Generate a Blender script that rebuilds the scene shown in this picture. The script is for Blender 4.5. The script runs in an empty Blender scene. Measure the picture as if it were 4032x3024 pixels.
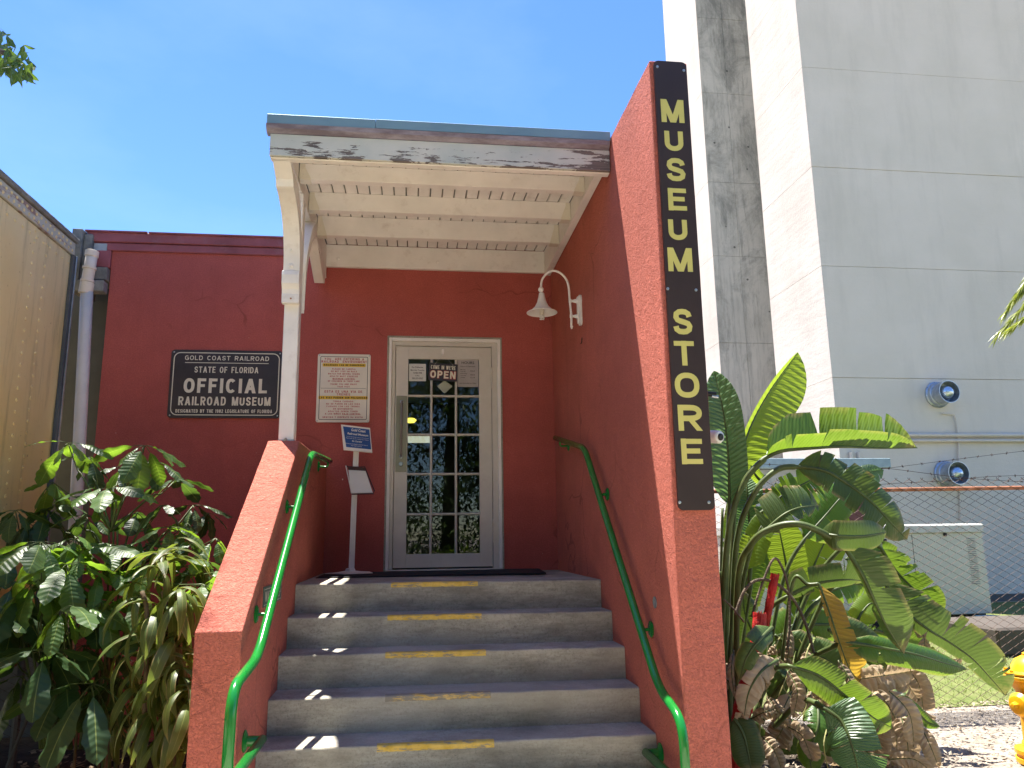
import bpy, bmesh, math, random
from mathutils import Vector, Matrix, noise
random.seed(7)
R = math.radians
S = bpy.context.scene
COL = S.collection

# ------------------------------------------------------------------ camera
CW, CH, CF = 4032.0, 3024.0, 3011.96
CAM = Vector((0.0, -6.770, 0.292))
_yaw, _pit, _rol = R(7.411), R(11.222), R(-0.826)
_f = Vector((math.sin(_yaw)*math.cos(_pit), math.cos(_yaw)*math.cos(_pit), math.sin(_pit)))
_r0 = Vector((math.cos(_yaw), -math.sin(_yaw), 0)); _u0 = _r0.cross(_f)
_r = _r0*math.cos(_rol) + _u0*math.sin(_rol); _u = -_r0*math.sin(_rol) + _u0*math.cos(_rol)
cd = bpy.data.cameras.new('camera'); cam = bpy.data.objects.new('camera', cd); COL.objects.link(cam)
m3 = Matrix((_r, _u, -_f)).transposed().to_4x4(); m3.translation = CAM
cam.matrix_world = m3
cd.sensor_fit = 'HORIZONTAL'; cd.sensor_width = 36; cd.lens = CF/CW*36; cd.clip_start = .05; cd.clip_end = 2000
S.camera = cam

# ------------------------------------------------------------------ light
SUN = Vector((-0.163, 0.240, 0.97)).normalized()      # towards the sun
w = bpy.data.worlds.new('World'); S.world = w; w.use_nodes = True
nt = w.node_tree; bg = nt.nodes['Background']
sky = nt.nodes.new('ShaderNodeTexSky'); sky.sky_type = 'NISHITA'; sky.sun_disc = False
sky.sun_elevation = math.asin(SUN.z); sky.sun_rotation = math.atan2(SUN.x, SUN.y)
sky.altitude = 0; sky.air_density = 1.0; sky.dust_density = 0.1; sky.ozone_density = 4.0
hs = nt.nodes.new('ShaderNodeHueSaturation'); hs.inputs['Saturation'].default_value = 1.20; hs.inputs['Hue'].default_value = .511
nt.links.new(sky.outputs[0], hs.inputs['Color']); 
tcw = nt.nodes.new('ShaderNodeTexCoord'); mp = nt.nodes.new('ShaderNodeMapping'); mp.inputs['Scale'].default_value = (1.5, 1.0, 3.5); mp.inputs['Location'].default_value = (.6, .2, .35)
nz = nt.nodes.new('ShaderNodeTexNoise'); nz.inputs['Scale'].default_value = 1.6; nz.inputs['Detail'].default_value = 7; nz.inputs['Roughness'].default_value = .55
mr_ = nt.nodes.new('ShaderNodeMapRange'); mr_.inputs[1].default_value = .50; mr_.inputs[2].default_value = .85; mr_.inputs[3].default_value = 0; mr_.inputs[4].default_value = .09
mxw = nt.nodes.new('ShaderNodeMix'); mxw.data_type = 'RGBA'; mxw.inputs[7].default_value = (5.2, 6.0, 7.0, 1)
nt.links.new(tcw.outputs['Generated'], mp.inputs[0]); nt.links.new(mp.outputs[0], nz.inputs[0]); nt.links.new(nz.outputs[0], mr_.inputs[0]); nt.links.new(mr_.outputs[0], mxw.inputs[0])
nt.links.new(hs.outputs[0], mxw.inputs[6]); nt.links.new(mxw.outputs[2], bg.inputs[0]); bg.inputs[1].default_value = 0.095
ld = bpy.data.lights.new('sun', 'SUN'); ld.energy = 5.0; ld.angle = R(0.53); ld.color = (1, .95, .86)
sun = bpy.data.objects.new('sun', ld); COL.objects.link(sun)
sun.rotation_euler = SUN.to_track_quat('Z', 'Y').to_euler(); sun.location = (0, 0, 20)
S.view_settings.view_transform = 'Standard'; S.view_settings.look = 'None'
S.view_settings.exposure = 1.68; S.view_settings.gamma = 1
S.view_settings.use_curve_mapping = False
S.cycles.max_bounces = 7; S.cycles.transparent_max_bounces = 12

# ------------------------------------------------------------------ picture point -> place on a real plane
def ray(px, py): return _f + _r*((px-CW/2)/CF) - _u*((py-CH/2)/CF)
def at(px, py, Y): d = ray(px, py); return CAM + d*((Y-CAM.y)/d.y)
def atx(px, py, X): d = ray(px, py); return CAM + d*((X-CAM.x)/d.x)
def atz(px, py, Z): d = ray(px, py); return CAM + d*((Z-CAM.z)/d.z)

# ------------------------------------------------------------------ object helpers
def link(o, parent=None):
    COL.objects.link(o)
    if parent is not None:
        o.parent = parent
        o.matrix_parent_inverse = Matrix.Translation(-PW[parent.name])
    return o
PW = {}
def thing(name, label, cat, loc=(0, 0, 0), group=None):
    o = bpy.data.objects.new(name, None); COL.objects.link(o); o.location = loc
    o.empty_display_size = .1
    o['label'] = label; o['category'] = cat
    if group: o['group'] = group
    PW[o.name] = Vector(loc); return o
def tag(o, label, cat, group=None):
    o['label'] = label; o['category'] = cat
    if group: o['group'] = group
    return o

class MB:
    def __init__(s): s.v = []; s.f = []; s.uv = None; s.mi = []; s.cur = 0
    def add(s, vs, fs):
        n = len(s.v); s.v += [tuple(p) for p in vs]
        for f in fs: s.f.append(tuple(i+n for i in f)); s.mi.append(s.cur)
        return s
    def box(s, x0, x1, y0, y1, z0, z1):
        vs = [(x, y, z) for x in (x0, x1) for y in (y0, y1) for z in (z0, z1)]
        return s.add(vs, [(0, 1, 3, 2), (4, 6, 7, 5), (0, 4, 5, 1), (2, 3, 7, 6), (0, 2, 6, 4), (1, 5, 7, 3)])
    def prism(s, prof, axis, a, b):
        n = len(prof)
        def mk(p, t): return {'x': (t, p[0], p[1]), 'y': (p[0], t, p[1]), 'z': (p[0], p[1], t)}[axis]
        vs = [mk(p, a) for p in prof] + [mk(p, b) for p in prof]
        fs = [(i, (i+1) % n, n+(i+1) % n, n+i) for i in range(n)] + [tuple(range(n-1, -1, -1)), tuple(range(n, 2*n))]
        return s.add(vs, fs)
    def tube(s, pts, r, n=8, caps=True):
        pts = [Vector(p) for p in pts]; k = len(pts); rr = r if isinstance(r, (list, tuple)) else [r]*k
        T = []
        for i in range(k):
            d = pts[min(i+1, k-1)] - pts[max(i-1, 0)]; T.append(d.normalized() if d.length > 1e-9 else Vector((0, 0, 1)))
        u = T[0].orthogonal().normalized(); vs = []
        for i in range(k):
            u = (u - T[i]*u.dot(T[i])).normalized(); v = T[i].cross(u)
            for j in range(n):
                a = 2*math.pi*j/n; vs.append(pts[i] + (u*math.cos(a)+v*math.sin(a))*rr[i])
        fs = [(i*n+j, i*n+(j+1) % n, (i+1)*n+(j+1) % n, (i+1)*n+j) for i in range(k-1) for j in range(n)]
        if caps: fs += [tuple(range(n-1, -1, -1)), tuple(range((k-1)*n, k*n))]
        return s.add(vs, fs)
    def lathe(s, prof, c, axis=(0, 0, 1), n=24):
        ax = Vector(axis).normalized(); u = ax.orthogonal().normalized(); v = ax.cross(u); c = Vector(c); vs = []
        for (r, h) in prof:
            for j in range(n):
                a = 2*math.pi*j/n; vs.append(c + ax*h + (u*math.cos(a)+v*math.sin(a))*r)
        k = len(prof)
        fs = [(i*n+j, i*n+(j+1) % n, (i+1)*n+(j+1) % n, (i+1)*n+j) for i in range(k-1) for j in range(n)]
        if prof[0][0] > 1e-4: fs.append(tuple(range(n-1, -1, -1)))
        if prof[-1][0] > 1e-4: fs.append(tuple(range((k-1)*n, k*n)))
        return s.add(vs, fs)
    def mesh(s, name, mat, smooth=False):
        me = bpy.data.meshes.new(name); me.from_pydata(s.v, [], s.f)
        for m in (mat if isinstance(mat, list) else [mat]): me.materials.append(m)
        if isinstance(mat, list): me.polygons.foreach_set('material_index', s.mi)
        if s.uv is not None:
            l = me.uv_layers.new(name='UVMap')
            for i, lp in enumerate(me.loops): l.data[i].uv = s.uv[lp.vertex_index]
        bm = bmesh.new(); bm.from_mesh(me); 
        if s.uv is None: bmesh.ops.recalc_face_normals(bm, faces=bm.faces)
        bm.to_mesh(me); bm.free()
        if smooth:
            me.polygons.foreach_set('use_smooth', [True]*len(me.polygons))
        return me
    def build(s, name, mat, parent=None, smooth=False, bevel=0, seg=1, sharp=None):
        o = bpy.data.objects.new(name, s.mesh(name, mat, smooth)); link(o, parent)
        if bevel:
            m = o.modifiers.new('edge', 'BEVEL'); m.width = bevel; m.segments = seg; m.limit_method = 'ANGLE'; m.angle_limit = R(35)
        if smooth and sharp: 
            o.data.set_sharp_from_angle(angle=R(sharp))
        return o
def struct(o, kind='structure'): o['kind'] = kind; return o
def box(name, m, p, x0, x1, y0, y1, z0, z1, bevel=.003, seg=1): return MB().box(x0, x1, y0, y1, z0, z1).build(name, m, p, bevel=bevel, seg=seg)
def dup(o, off, parent=None, name=None):
    c = o.copy(); c.location = o.location + Vector(off); COL.objects.link(c)
    return c
def curve(pts, n=8):
    P = [Vector(p) for p in pts]; out = []
    for i in range(len(P)-1):
        a = P[max(i-1, 0)]; b = P[i]; c = P[i+1]; d = P[min(i+2, len(P)-1)]
        for j in range(n):
            t = j/n; out.append(.5*((2*b) + (-a+c)*t + (2*a-5*b+4*c-d)*t*t + (-a+3*b-3*c+d)*t**3))
    out.append(P[-1]); return out
def fillet(pts, r, n=6):
    P = [Vector(p) for p in pts]; out = [P[0]]
    for i in range(1, len(P)-1):
        a = (P[i-1]-P[i]); b = (P[i+1]-P[i]); q = min(r, a.length*.45, b.length*.45)
        A = P[i]+a.normalized()*q; B = P[i]+b.normalized()*q
        for j in range(n+1):
            t = j/n; out.append(A*(1-t)**2 + P[i]*2*t*(1-t) + B*t*t)
    out.append(P[-1]); return out

# ------------------------------------------------------------------ material helpers
class NB:
    def __init__(s, name):
        s.m = bpy.data.materials.new(name); s.m.use_nodes = True; s.t = s.m.node_tree
        s.b = s.t.nodes['Principled BSDF']; s.g = s.t.nodes.new('ShaderNodeNewGeometry')
        s.pos = s.g.outputs['Position']
    def n(s, kind, **kw):
        x = s.t.nodes.new(kind)
        for k, v in kw.items():
            if hasattr(x, k) and k not in x.inputs: setattr(x, k, v)
            else: x.inputs[k].default_value = v
        return x
    def L(s, a, b): s.t.links.new(a, b)
    def scale(s, vec, sc):
        x = s.n('ShaderNodeVectorMath', operation='MULTIPLY'); s.L(vec, x.inputs[0]); x.inputs[1].default_value = sc; return x.outputs[0]
    def noise(s, sc=5, det=5, rough=.6, stretch=None, vec=None, dist=0):
        v = vec or s.pos
        if stretch: v = s.scale(v, stretch)
        x = s.n('ShaderNodeTexNoise'); s.L(v, x.inputs['Vector'])
        x.inputs['Scale'].default_value = sc; x.inputs['Detail'].default_value = det; x.inputs['Roughness'].default_value = rough; x.inputs['Distortion'].default_value = dist
        return x.outputs['Fac']
    def ramp(s, fac, a, b, lo=0., hi=1.):
        x = s.n('ShaderNodeMapRange'); s.L(fac, x.inputs[0]); x.inputs[1].default_value = a; x.inputs[2].default_value = b
        x.inputs[3].default_value = lo; x.inputs[4].default_value = hi; return x.outputs[0]
    def math(s, op, a, b=None):
        x = s.n('ShaderNodeMath', operation=op)
        for i, q in enumerate((a, b)):
            if q is None: continue
            if isinstance(q, (int, float)): x.inputs[i].default_value = q
            else: s.L(q, x.inputs[i])
        return x.outputs[0]
    def mix(s, fac, a, b, mode='MIX'):
        x = s.n('ShaderNodeMix', data_type='RGBA', blend_type=mode)
        if isinstance(fac, (int, float)): x.inputs[0].default_value = fac
        else: s.L(fac, x.inputs[0])
        for i, q in ((6, a), (7, b)):
            if isinstance(q, tuple): x.inputs[i].default_value = (*q[:3], 1)
            else: s.L(q, x.inputs[i])
        return x.outputs[2]
    def bump(s, h, strength=.3, dist=.01):
        x = s.n('ShaderNodeBump'); x.inputs['Strength'].default_value = strength; x.inputs['Distance'].default_value = dist
        s.L(h, x.inputs['Height'])
        if s.b.inputs['Normal'].links: s.L(s.b.inputs['Normal'].links[0].from_socket, x.inputs['Normal'])
        s.L(x.outputs[0], s.b.inputs['Normal'])
    def col(s, c): 
        if isinstance(c, tuple): s.b.inputs['Base Color'].default_value = (*c[:3], 1)
        else: s.L(c, s.b.inputs['Base Color'])
    def out(s, rough=.6, metal=0, spec=.5):
        s.b.inputs['Roughness'].default_value = rough; s.b.inputs['Metallic'].default_value = metal
        s.b.inputs['Specular IOR Level'].default_value = spec; return s.m
def tint(c, k): return tuple(min(1, x*k) for x in c)
def plain(name, c, rough=.5, metal=0, var=.12, vs=6, bump=.15, bs=120, dist=.002, spec=.4, dirt=0, dcol=(.12, .1, .08)):
    b = NB(name); f = b.ramp(b.noise(vs), .3, .7)
    k = b.mix(f, tint(c, 1-var), tint(c, 1+var))
    if dirt:
        d = b.ramp(b.noise(vs*2.3, 8, .7), .55, .75, 0, dirt); k = b.mix(d, k, dcol)
    b.col(k)
    if bump: b.bump(b.noise(bs, 3), bump, dist)
    return b.out(rough, metal, spec)
def stucco(name, c, bs=70, bstr=.7, dist=.006, c2=None):
    b = NB(name); f = b.ramp(b.noise(1.3, 6, .65), .3, .7)
    k = b.mix(f, tint(c, .80), tint(c, 1.14))
    g = b.ramp(b.noise(9, 6, .7), .35, .75); k = b.mix(b.math('MULTIPLY', g, .25), k, c2 or tint(c, .7))
    st = b.ramp(b.noise(1, 6, .6, stretch=(7, 7, .7)), .55, .8, 0, .3); k = b.mix(st, k, tint(c, .62))
    wv = b.n('ShaderNodeVectorMath', operation='ADD'); nv_ = b.n('ShaderNodeTexNoise'); b.L(b.pos, nv_.inputs['Vector']); nv_.inputs['Scale'].default_value = 3.0
    nv2 = b.scale(nv_.outputs['Color'], (.35, .35, .35)); b.L(b.pos, wv.inputs[0]); b.L(nv2, wv.inputs[1])
    vo = b.n('ShaderNodeTexVoronoi', feature='DISTANCE_TO_EDGE', Scale=1.15); b.L(wv.outputs[0], vo.inputs['Vector'])
    ck = b.math('MULTIPLY', b.ramp(vo.outputs['Distance'], .003, .010, 1, 0), b.ramp(b.noise(1.1, 3), .52, .60, 0, .55)); k = b.mix(ck, k, tint(c, .42))
    fg = b.noise(95, 3, .7); k = b.mix(b.ramp(fg, .42, .60), b.mix(.34, k, tint(c, .45)), k)
    # fine pale scuffs
    sp = b.ramp(b.noise(34, 2, .5), .76, .79, 0, .6); k = b.mix(sp, k, tint((.7, .45, .38), 1))
    b.col(k)
    n1 = b.noise(bs, 4, .65, dist=1.2); n2 = b.noise(bs*.33, 2, .5, dist=.6)
    b.bump(b.math('ADD', n1, b.math('MULTIPLY', n2, .8)), bstr, dist)
    b.bump(b.noise(2.2, 4, .5), .35, .03)
    return b.out(.92, 0, .15)

M = {}
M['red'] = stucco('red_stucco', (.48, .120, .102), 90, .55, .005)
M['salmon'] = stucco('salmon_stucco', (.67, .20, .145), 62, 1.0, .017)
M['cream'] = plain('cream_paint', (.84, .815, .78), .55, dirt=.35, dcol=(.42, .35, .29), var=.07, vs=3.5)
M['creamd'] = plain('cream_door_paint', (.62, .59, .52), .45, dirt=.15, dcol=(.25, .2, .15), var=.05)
M['green'] = plain('green_gloss_paint', (.010, .19, .028), .17, var=.14, vs=9, bump=.08, bs=60, spec=.6, dirt=.35, dcol=(.012, .09, .018))
M['steel'] = plain('galvanised_steel', (.42, .46, .50), .35, .75, var=.2, vs=12, dirt=.2)
M['flash'] = plain('blue_grey_flashing', (.20, .31, .36), .35, .2, var=.08, vs=3, bump=.05)
M['black'] = plain('black_rubber', (.012, .013, .018), .85, var=.3)
M['signblk'] = plain('dark_sign_enamel', (.032, .024, .032), .35, var=.25, vs=5, spec=.5, bump=.03)
M['signbrn'] = plain('dark_brown_enamel', (.045, .028, .026), .3, var=.2, vs=3, spec=.45, bump=.03)
M['ivory'] = plain('ivory_sign_print', (.72, .68, .55), .5, var=.06, bump=0)
M['yprint'] = plain('straw_yellow_print', (.62, .55, .16), .5, var=.06, bump=0)
M['white'] = plain('aged_white_enamel', (.74, .70, .60), .4, var=.05, dirt=.12, dcol=(.4, .32, .22))
M['redink'] = plain('red_print', (.42, .05, .05), .5, var=.05, bump=0)
M['blkink'] = plain('black_print', (.01, .01, .01), .5, var=.05, bump=0)
M['yelband'] = plain('yellow_print', (.72, .48, .04), .5, var=.05, bump=0)
M['blue'] = plain('blue_print', (.02, .08, .25), .35, var=.08, bump=0)
M['pvc'] = plain('white_pvc', (.80, .70, .57), .4, var=.06, dirt=.2, dcol=(.3, .27, .22))
M['greywall'] = plain('dark_grey_metal', (.085, .095, .105), .7, var=.2, vs=3)
M['wood'] = plain('weathered_wood', (.20, .20, .19), .9, var=.35, vs=9, bump=.5, bs=60, dist=.005, dirt=.6, dcol=(.06, .055, .05))
M['maroon'] = plain('maroon_trim_paint', (.30, .085, .095), .6, var=.25, vs=4, dirt=.35, dcol=(.33, .22, .24))
M['rust'] = plain('rusty_pipe', (.32, .13, .07), .85, .1, var=.4, vs=9, dirt=.4, dcol=(.45, .40, .33))
M['wire'] = plain('fence_wire', (.06, .033, .022), .8, .0, var=.4, vs=20, bump=0)
M['hyd'] = plain('hydrant_yellow', (.85, .40, .008), .35, var=.08, vs=7, bump=.2, bs=50, spec=.5, dirt=.1, dcol=(.5, .2, .02))
M['cam'] = plain('camera_plastic', (.68, .68, .66), .4, bump=0)
M['gen'] = plain('generator_beige', (.52, .50, .42), .5, var=.06, vs=2, dirt=.12, dcol=(.25, .22, .18))
M['slot'] = plain('dark_slot', (.02, .02, .02), .9, bump=0)
M['brown'] = plain('brown_door_paint', (.13, .045, .035), .6)
M['gwhite'] = plain('paper', (.62, .62, .58), .6, bump=0, var=.05)

b = NB('concrete_step'); k = b.mix(b.ramp(b.noise(2.0, 7, .65), .3, .7), (.31, .30, .25), (.55, .525, .44))
k = b.mix(b.ramp(b.noise(1, 7, .7, stretch=(2.5, 2.5, 7)), .45, .68, 0, .6), k, (.15, .135, .11))
k = b.mix(b.ramp(b.noise(1, 5, .7, stretch=(9, 9, 55)), .40, .62, 0, .35), k, (.17, .155, .125))
k = b.mix(b.ramp(b.noise(70, 4, .75), .36, .50, .45, 0), k, (.16, .145, .12)); k = b.mix(b.ramp(b.noise(28, 5, .75), .63, .70, 0, .6), k, (.09, .085, .08)); k = b.mix(b.ramp(b.noise(1, 3, .6, stretch=(.9, .9, 3)), .45, .6, 0, .4), k, (.52, .49, .41)); b.col(k)
b.bump(b.noise(130, 4), .35, .003); b.bump(b.noise(9, 6), .3, .012); M['step'] = b.out(.9, 0, .2)
b = NB('worn_yellow_paint'); n_ = b.noise(1, 8, .75, stretch=(14, 40, 60)); f = b.ramp(n_, .41, .48)
b.col(b.mix(f, (.30, .27, .21), b.mix(b.ramp(b.noise(20), .3, .7), (.62, .40, .05), (.80, .58, .16)))); M['worn'] = b.out(.8, 0, .2)
b = NB('mostly_worn_yellow_paint'); n_ = b.noise(1, 8, .78, stretch=(14, 40, 60)); f = b.ramp(n_, .50, .58)
b.col(b.mix(f, (.28, .26, .21), b.mix(b.ramp(b.noise(20), .3, .7), (.60, .38, .07), (.74, .56, .25)))); M['worn2'] = b.out(.8, 0, .2)

# peeling fascia: pale paint with weathered wood where it has flaked off
b = NB('peeling_paint'); sep = b.n('ShaderNodeSeparateXYZ'); b.L(b.pos, sep.inputs[0])
low = b.ramp(sep.outputs[2], 2.61, 2.77, .10, -.06); end = b.ramp(sep.outputs[0], .9, 1.22, 0, .12)
fl = b.noise(1, 12, .70, stretch=(6.5, 5, 38), dist=.3)
f = b.ramp(b.math('ADD', b.math('ADD', fl, low), end), .588, .595)
paint = b.mix(b.ramp(b.noise(3), .3, .7), (.46, .50, .46), (.62, .60, .54))
wd = b.mix(b.ramp(b.noise(1, 6, stretch=(4, 4, 90)), .3, .7), (.10, .09, .085), (.22, .18, .16))
b.col(b.mix(f, paint, wd)); b.bump(b.math('MULTIPLY', f, -1.0), .6, .003); M['peel'] = b.out(.7, 0, .25)
b = NB('crown_paint'); f = b.ramp(b.noise(1, 8, .7, stretch=(3, 6, 14)), .40, .60)
b.col(b.mix(f, (.17, .14, .17), (.30, .27, .32))); M['crown'] = b.out(.75, 0, .2)

# hangar concrete
def conc(name, a, c, stain=.0, warm=False):
    b = NB(name); k = b.mix(b.ramp(b.noise(.55, 7, .6), .3, .7), a, c)
    k = b.mix(b.ramp(b.noise(1, 7, .65, stretch=(2.2, 2.2, .35)), .5, .75, 0, .28), k, tint(a, .72))
    if stain:
        s1 = b.ramp(b.noise(.42, 12, .78, stretch=(1.5, 1.5, 1.0), dist=.5), .46, .64, 0, stain)
        k = b.mix(s1, k, (.12, .13, .115))
        s3 = b.ramp(b.noise(1, 8, .75, stretch=(7, 7, .45)), .50, .66, 0, .45); k = b.mix(s3, k, (.14, .15, .13))
        s2 = b.ramp(b.noise(1, 9, .7, stretch=(3, 3, .5)), .56, .70, 0, stain*.7); k = b.mix(s2, k, (.09, .10, .09))
        v = b.n('ShaderNodeTexVoronoi', Scale=1.7); b.L(b.pos, v.inputs['Vector'])
        k = b.mix(b.ramp(v.outputs['Distance'], .07, .045, 0, .8), k, (.05, .055, .05))
    b.col(k); b.bump(b.noise(14, 6, .7), .35, .02); b.bump(b.noise(1, 5, .5, stretch=(1, 1, 6)), .2, .04); return b.out(.9, 0, .2)
M['concw'] = conc('white_painted_concrete', (.56, .50, .42), (.66, .595, .51))
M['concg'] = conc('grey_white_concrete', (.60, .54, .44), (.67, .60, .50))
M['concs'] = conc('stained_concrete', (.44, .43, .37), (.56, .545, .47), .75)
# railcar side
b = NB('faded_yellow_paint'); k = b.mix(b.ramp(b.noise(.7, 6), .3, .7), (.88, .58, .12), (.84, .66, .28))
sepz = b.n('ShaderNodeSeparateXYZ'); b.L(b.pos, sepz.inputs[0]); hz = b.ramp(sepz.outputs[2], .3, 2.3)
k = b.mix(b.math('MULTIPLY', hz, .55), k, b.mix(b.ramp(b.noise(1.6, 7), .3, .7), (.60, .52, .34), (.74, .66, .46)))
k = b.mix(b.ramp(b.noise(1, 8, .7, stretch=(9, 9, .8)), .52, .75, 0, .6), k, (.22, .17, .09))
k = b.mix(b.ramp(b.noise(22, 5, .7), .66, .72, 0, .7), k, (.20, .09, .05)); b.col(k); b.bump(b.noise(3, 4), .3, .02); M['car'] = b.out(.6, 0, .3)
b = NB('pale_peeling_band'); k = b.mix(b.ramp(b.noise(1, 8, .7, stretch=(6, 3, 14)), .5, .58), (.48, .46, .38), (.28, .17, .14)); b.col(k); M['band'] = b.out(.7, 0, .3)

# foliage
def leafmat(name, c, trans=.35, rough=.35, vein=(0, 0), var=.3, ytint=None, tc=None, spec=.5, brown=0):
    b = NB(name); oi = b.n('ShaderNodeObjectInfo'); r = oi.outputs['Random']
    uvn = b.n('ShaderNodeUVMap'); sp = b.n('ShaderNodeSeparateXYZ'); b.L(uvn.outputs[0], sp.inputs[0])
    k = b.mix(r, tint(c, 1-var), tint(c, 1+var))
    k = b.mix(b.ramp(b.noise(7, 4), .35, .7, 0, .5), k, ytint or tint(c, 1.35))
    if brown:
        ed = b.ramp(b.math('ABSOLUTE', sp.outputs[1]), .80, .97); tip = b.ramp(sp.outputs[0], .82, .97)
        e2 = b.math('MULTIPLY', b.math('MAXIMUM', ed, tip), b.ramp(b.noise(9, 4), .42, .55)); k = b.mix(b.math('MULTIPLY', e2, brown), k, (.38, .27, .12))
    mid = b.ramp(b.math('ABSOLUTE', sp.outputs[1]), .05, .02); k = b.mix(b.math('MULTIPLY', mid, .7), k, (.38, .45, .12))
    nv, hh = vein
    if nv:
        # pleats run outwards and a little towards the tip
        ph = b.math('MULTIPLY', b.math('SUBTRACT', b.math('ADD', sp.outputs[0], b.math('MULTIPLY', b.noise(3.5, 3), .05)), b.math('MULTIPLY', b.math('ABSOLUTE', sp.outputs[1]), .06)), nv*6.2832)
        sn = b.math('SINE', ph); 
        x = b.n('ShaderNodeBump'); x.inputs['Strength'].default_value = hh; x.inputs['Distance'].default_value = .006; b.L(sn, x.inputs['Height'])
        b.L(x.outputs[0], b.b.inputs['Normal'])
        k = b.mix(b.ramp(sn, .6, 1, 0, .18), k, tint(c, 1.7))
    else:
        b.bump(b.noise(60, 2), .2, .003)
    b.col(k); b.out(rough, 0, spec)
    tr = b.n('ShaderNodeBsdfTranslucent'); tcol = b.mix(.0, k, k) if tc is None else b.mix(.55, k, tc)
    tm = b.mix(1.0, tcol, (1, 1, 1), 'MULTIPLY'); b.L(tm, tr.inputs[0])
    if b.b.inputs['Normal'].links: b.L(b.b.inputs['Normal'].links[0].from_socket, tr.inputs['Normal'])
    ms = b.n('ShaderNodeMixShader'); ms.inputs[0].default_value = trans
    out = b.t.nodes['Material Output']; b.L(b.b.outputs[0], ms.inputs[1]); b.L(tr.outputs[0], ms.inputs[2]); b.L(ms.outputs[0], out.inputs[0])
    return b.m
M['paddle'] = leafmat('paddle_leaf', (.055, .13, .022), .42, .32, (46, .14), tc=(.34, .50, .03), var=.25, brown=.6)
M['paddle_dk'] = leafmat('paddle_leaf_dull', (.06, .10, .027), .28, .45, (40, .12), tc=(.2, .32, .03), var=.3, brown=.7)
M['paddle_gl'] = leafmat('paddle_leaf_bright', (.10, .18, .025), .55, .40, (46, .10), tc=(.55, .72, .04), var=.1)
M['paddle_bl'] = leafmat('paddle_leaf_bluish', (.10, .18, .09), .35, .36, (30, .6), tc=(.2, .4, .05), var=.1)
M['paddle_y'] = leafmat('paddle_leaf_yellowed', (.42, .27, .035), .4, .5, (22, .3), tc=(.8, .5, .05), var=.15, ytint=(.30, .16, .04))
M['dead'] = leafmat('dead_leaf', (.46, .36, .25), .3, .85, (9, .4), var=.35, ytint=(.26, .19, .12), tc=(.6, .42, .22), spec=.1)
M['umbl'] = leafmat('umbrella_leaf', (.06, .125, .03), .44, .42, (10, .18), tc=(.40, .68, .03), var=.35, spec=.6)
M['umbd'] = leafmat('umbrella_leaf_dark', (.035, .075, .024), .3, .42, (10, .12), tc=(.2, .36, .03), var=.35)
M['corn'] = leafmat('strap_leaf', (.085, .125, .028), .38, .45, (0, 0), tc=(.38, .5, .05), var=.3, brown=.9)
M['treeleaf'] = leafmat('tree_leaf', (.045, .085, .02), .3, .45, (0, 0), tc=(.25, .42, .03), var=.2)
M['frond'] = leafmat('palm_leaflet', (.24, .27, .04), .45, .4, (0, 0), tc=(.6, .7, .05), var=.25)
M['stalk'] = plain('green_stalk', (.07, .10, .028), .45, var=.35, vs=9, dirt=.35, dcol=(.10, .06, .03))
M['stem'] = plain('brown_stem', (.13, .09, .05), .8, var=.35, vs=14)
M['bark'] = plain('bark', (.12, .09, .065), .95, var=.4, vs=8, bump=.8, bs=30, dist=.02)
M['redpaint'] = plain('red_painted_stump', (.40, .014, .013), .6, var=.35, vs=12, bump=.7, bs=40, dist=.012, dirt=.3, dcol=(.75, .42, .36))
# ground
def groundmat(name, a, c, d, sc=8, bs=30, bd=.03):
    b = NB(name); k = b.mix(b.ramp(b.noise(sc, 8, .7), .35, .65), a, c); k = b.mix(b.ramp(b.noise(sc*.15, 5), .45, .65), k, d); b.col(k)
    b.bump(b.noise(bs, 8, .75), .8, bd); return b.out(.95, 0, .15)
M['soil'] = groundmat('dark_soil', (.045, .035, .028), (.10, .08, .06), (.03, .025, .02))
M['mulch'] = groundmat('pale_litter', (.20, .16, .13), (.50, .45, .38), (.32, .27, .22), 14)
M['turf'] = groundmat('turf', (.10, .14, .035), (.20, .22, .08), (.16, .17, .07), 5)
M['pave'] = groundmat('pavement', (.44, .38, .30), (.54, .48, .39), (.46, .40, .32), 3, 60, .004)
M['lawnb'] = leafmat('grass_blade', (.15, .20, .05), .3, .6, tc=(.4, .5, .08), var=.1)
M['chip'] = leafmat('litter_chip', (.42, .36, .28), .1, .8, var=.1, ytint=(.16, .11, .08), spec=.1)

# glass
g = bpy.data.materials.new('window_glass'); g.use_nodes = True; t = g.node_tree; t.nodes.clear()
o_ = t.nodes.new('ShaderNodeOutputMaterial'); gl = t.nodes.new('ShaderNodeBsdfGlossy'); tp = t.nodes.new('ShaderNodeBsdfTransparent')
fr = t.nodes.new('ShaderNodeFresnel'); fr.inputs[0].default_value = 1.5; mx = t.nodes.new('ShaderNodeMixShader'); mu = t.nodes.new('ShaderNodeMath')
mu.operation = 'MULTIPLY'; mu.inputs[1].default_value = .95; gl.inputs['Roughness'].default_value = .01
tp.inputs[0].default_value = (.75, .8, .8, 1)
t.links.new(fr.outputs[0], mu.inputs[0]); t.links.new(mu.outputs[0], mx.inputs[0]); t.links.new(tp.outputs[0], mx.inputs[1]); t.links.new(gl.outputs[0], mx.inputs[2]); t.links.new(mx.outputs[0], o_.inputs[0])
M['glass'] = g
def emis(name, c, s):
    m = bpy.data.materials.new(name); m.use_nodes = True; q = m.node_tree.nodes['Principled BSDF']
    q.inputs['Base Color'].default_value = (*c, 1); q.inputs['Emission Color'].default_value = (*c, 1); q.inputs['Emission Strength'].default_value = s; return m

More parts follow.
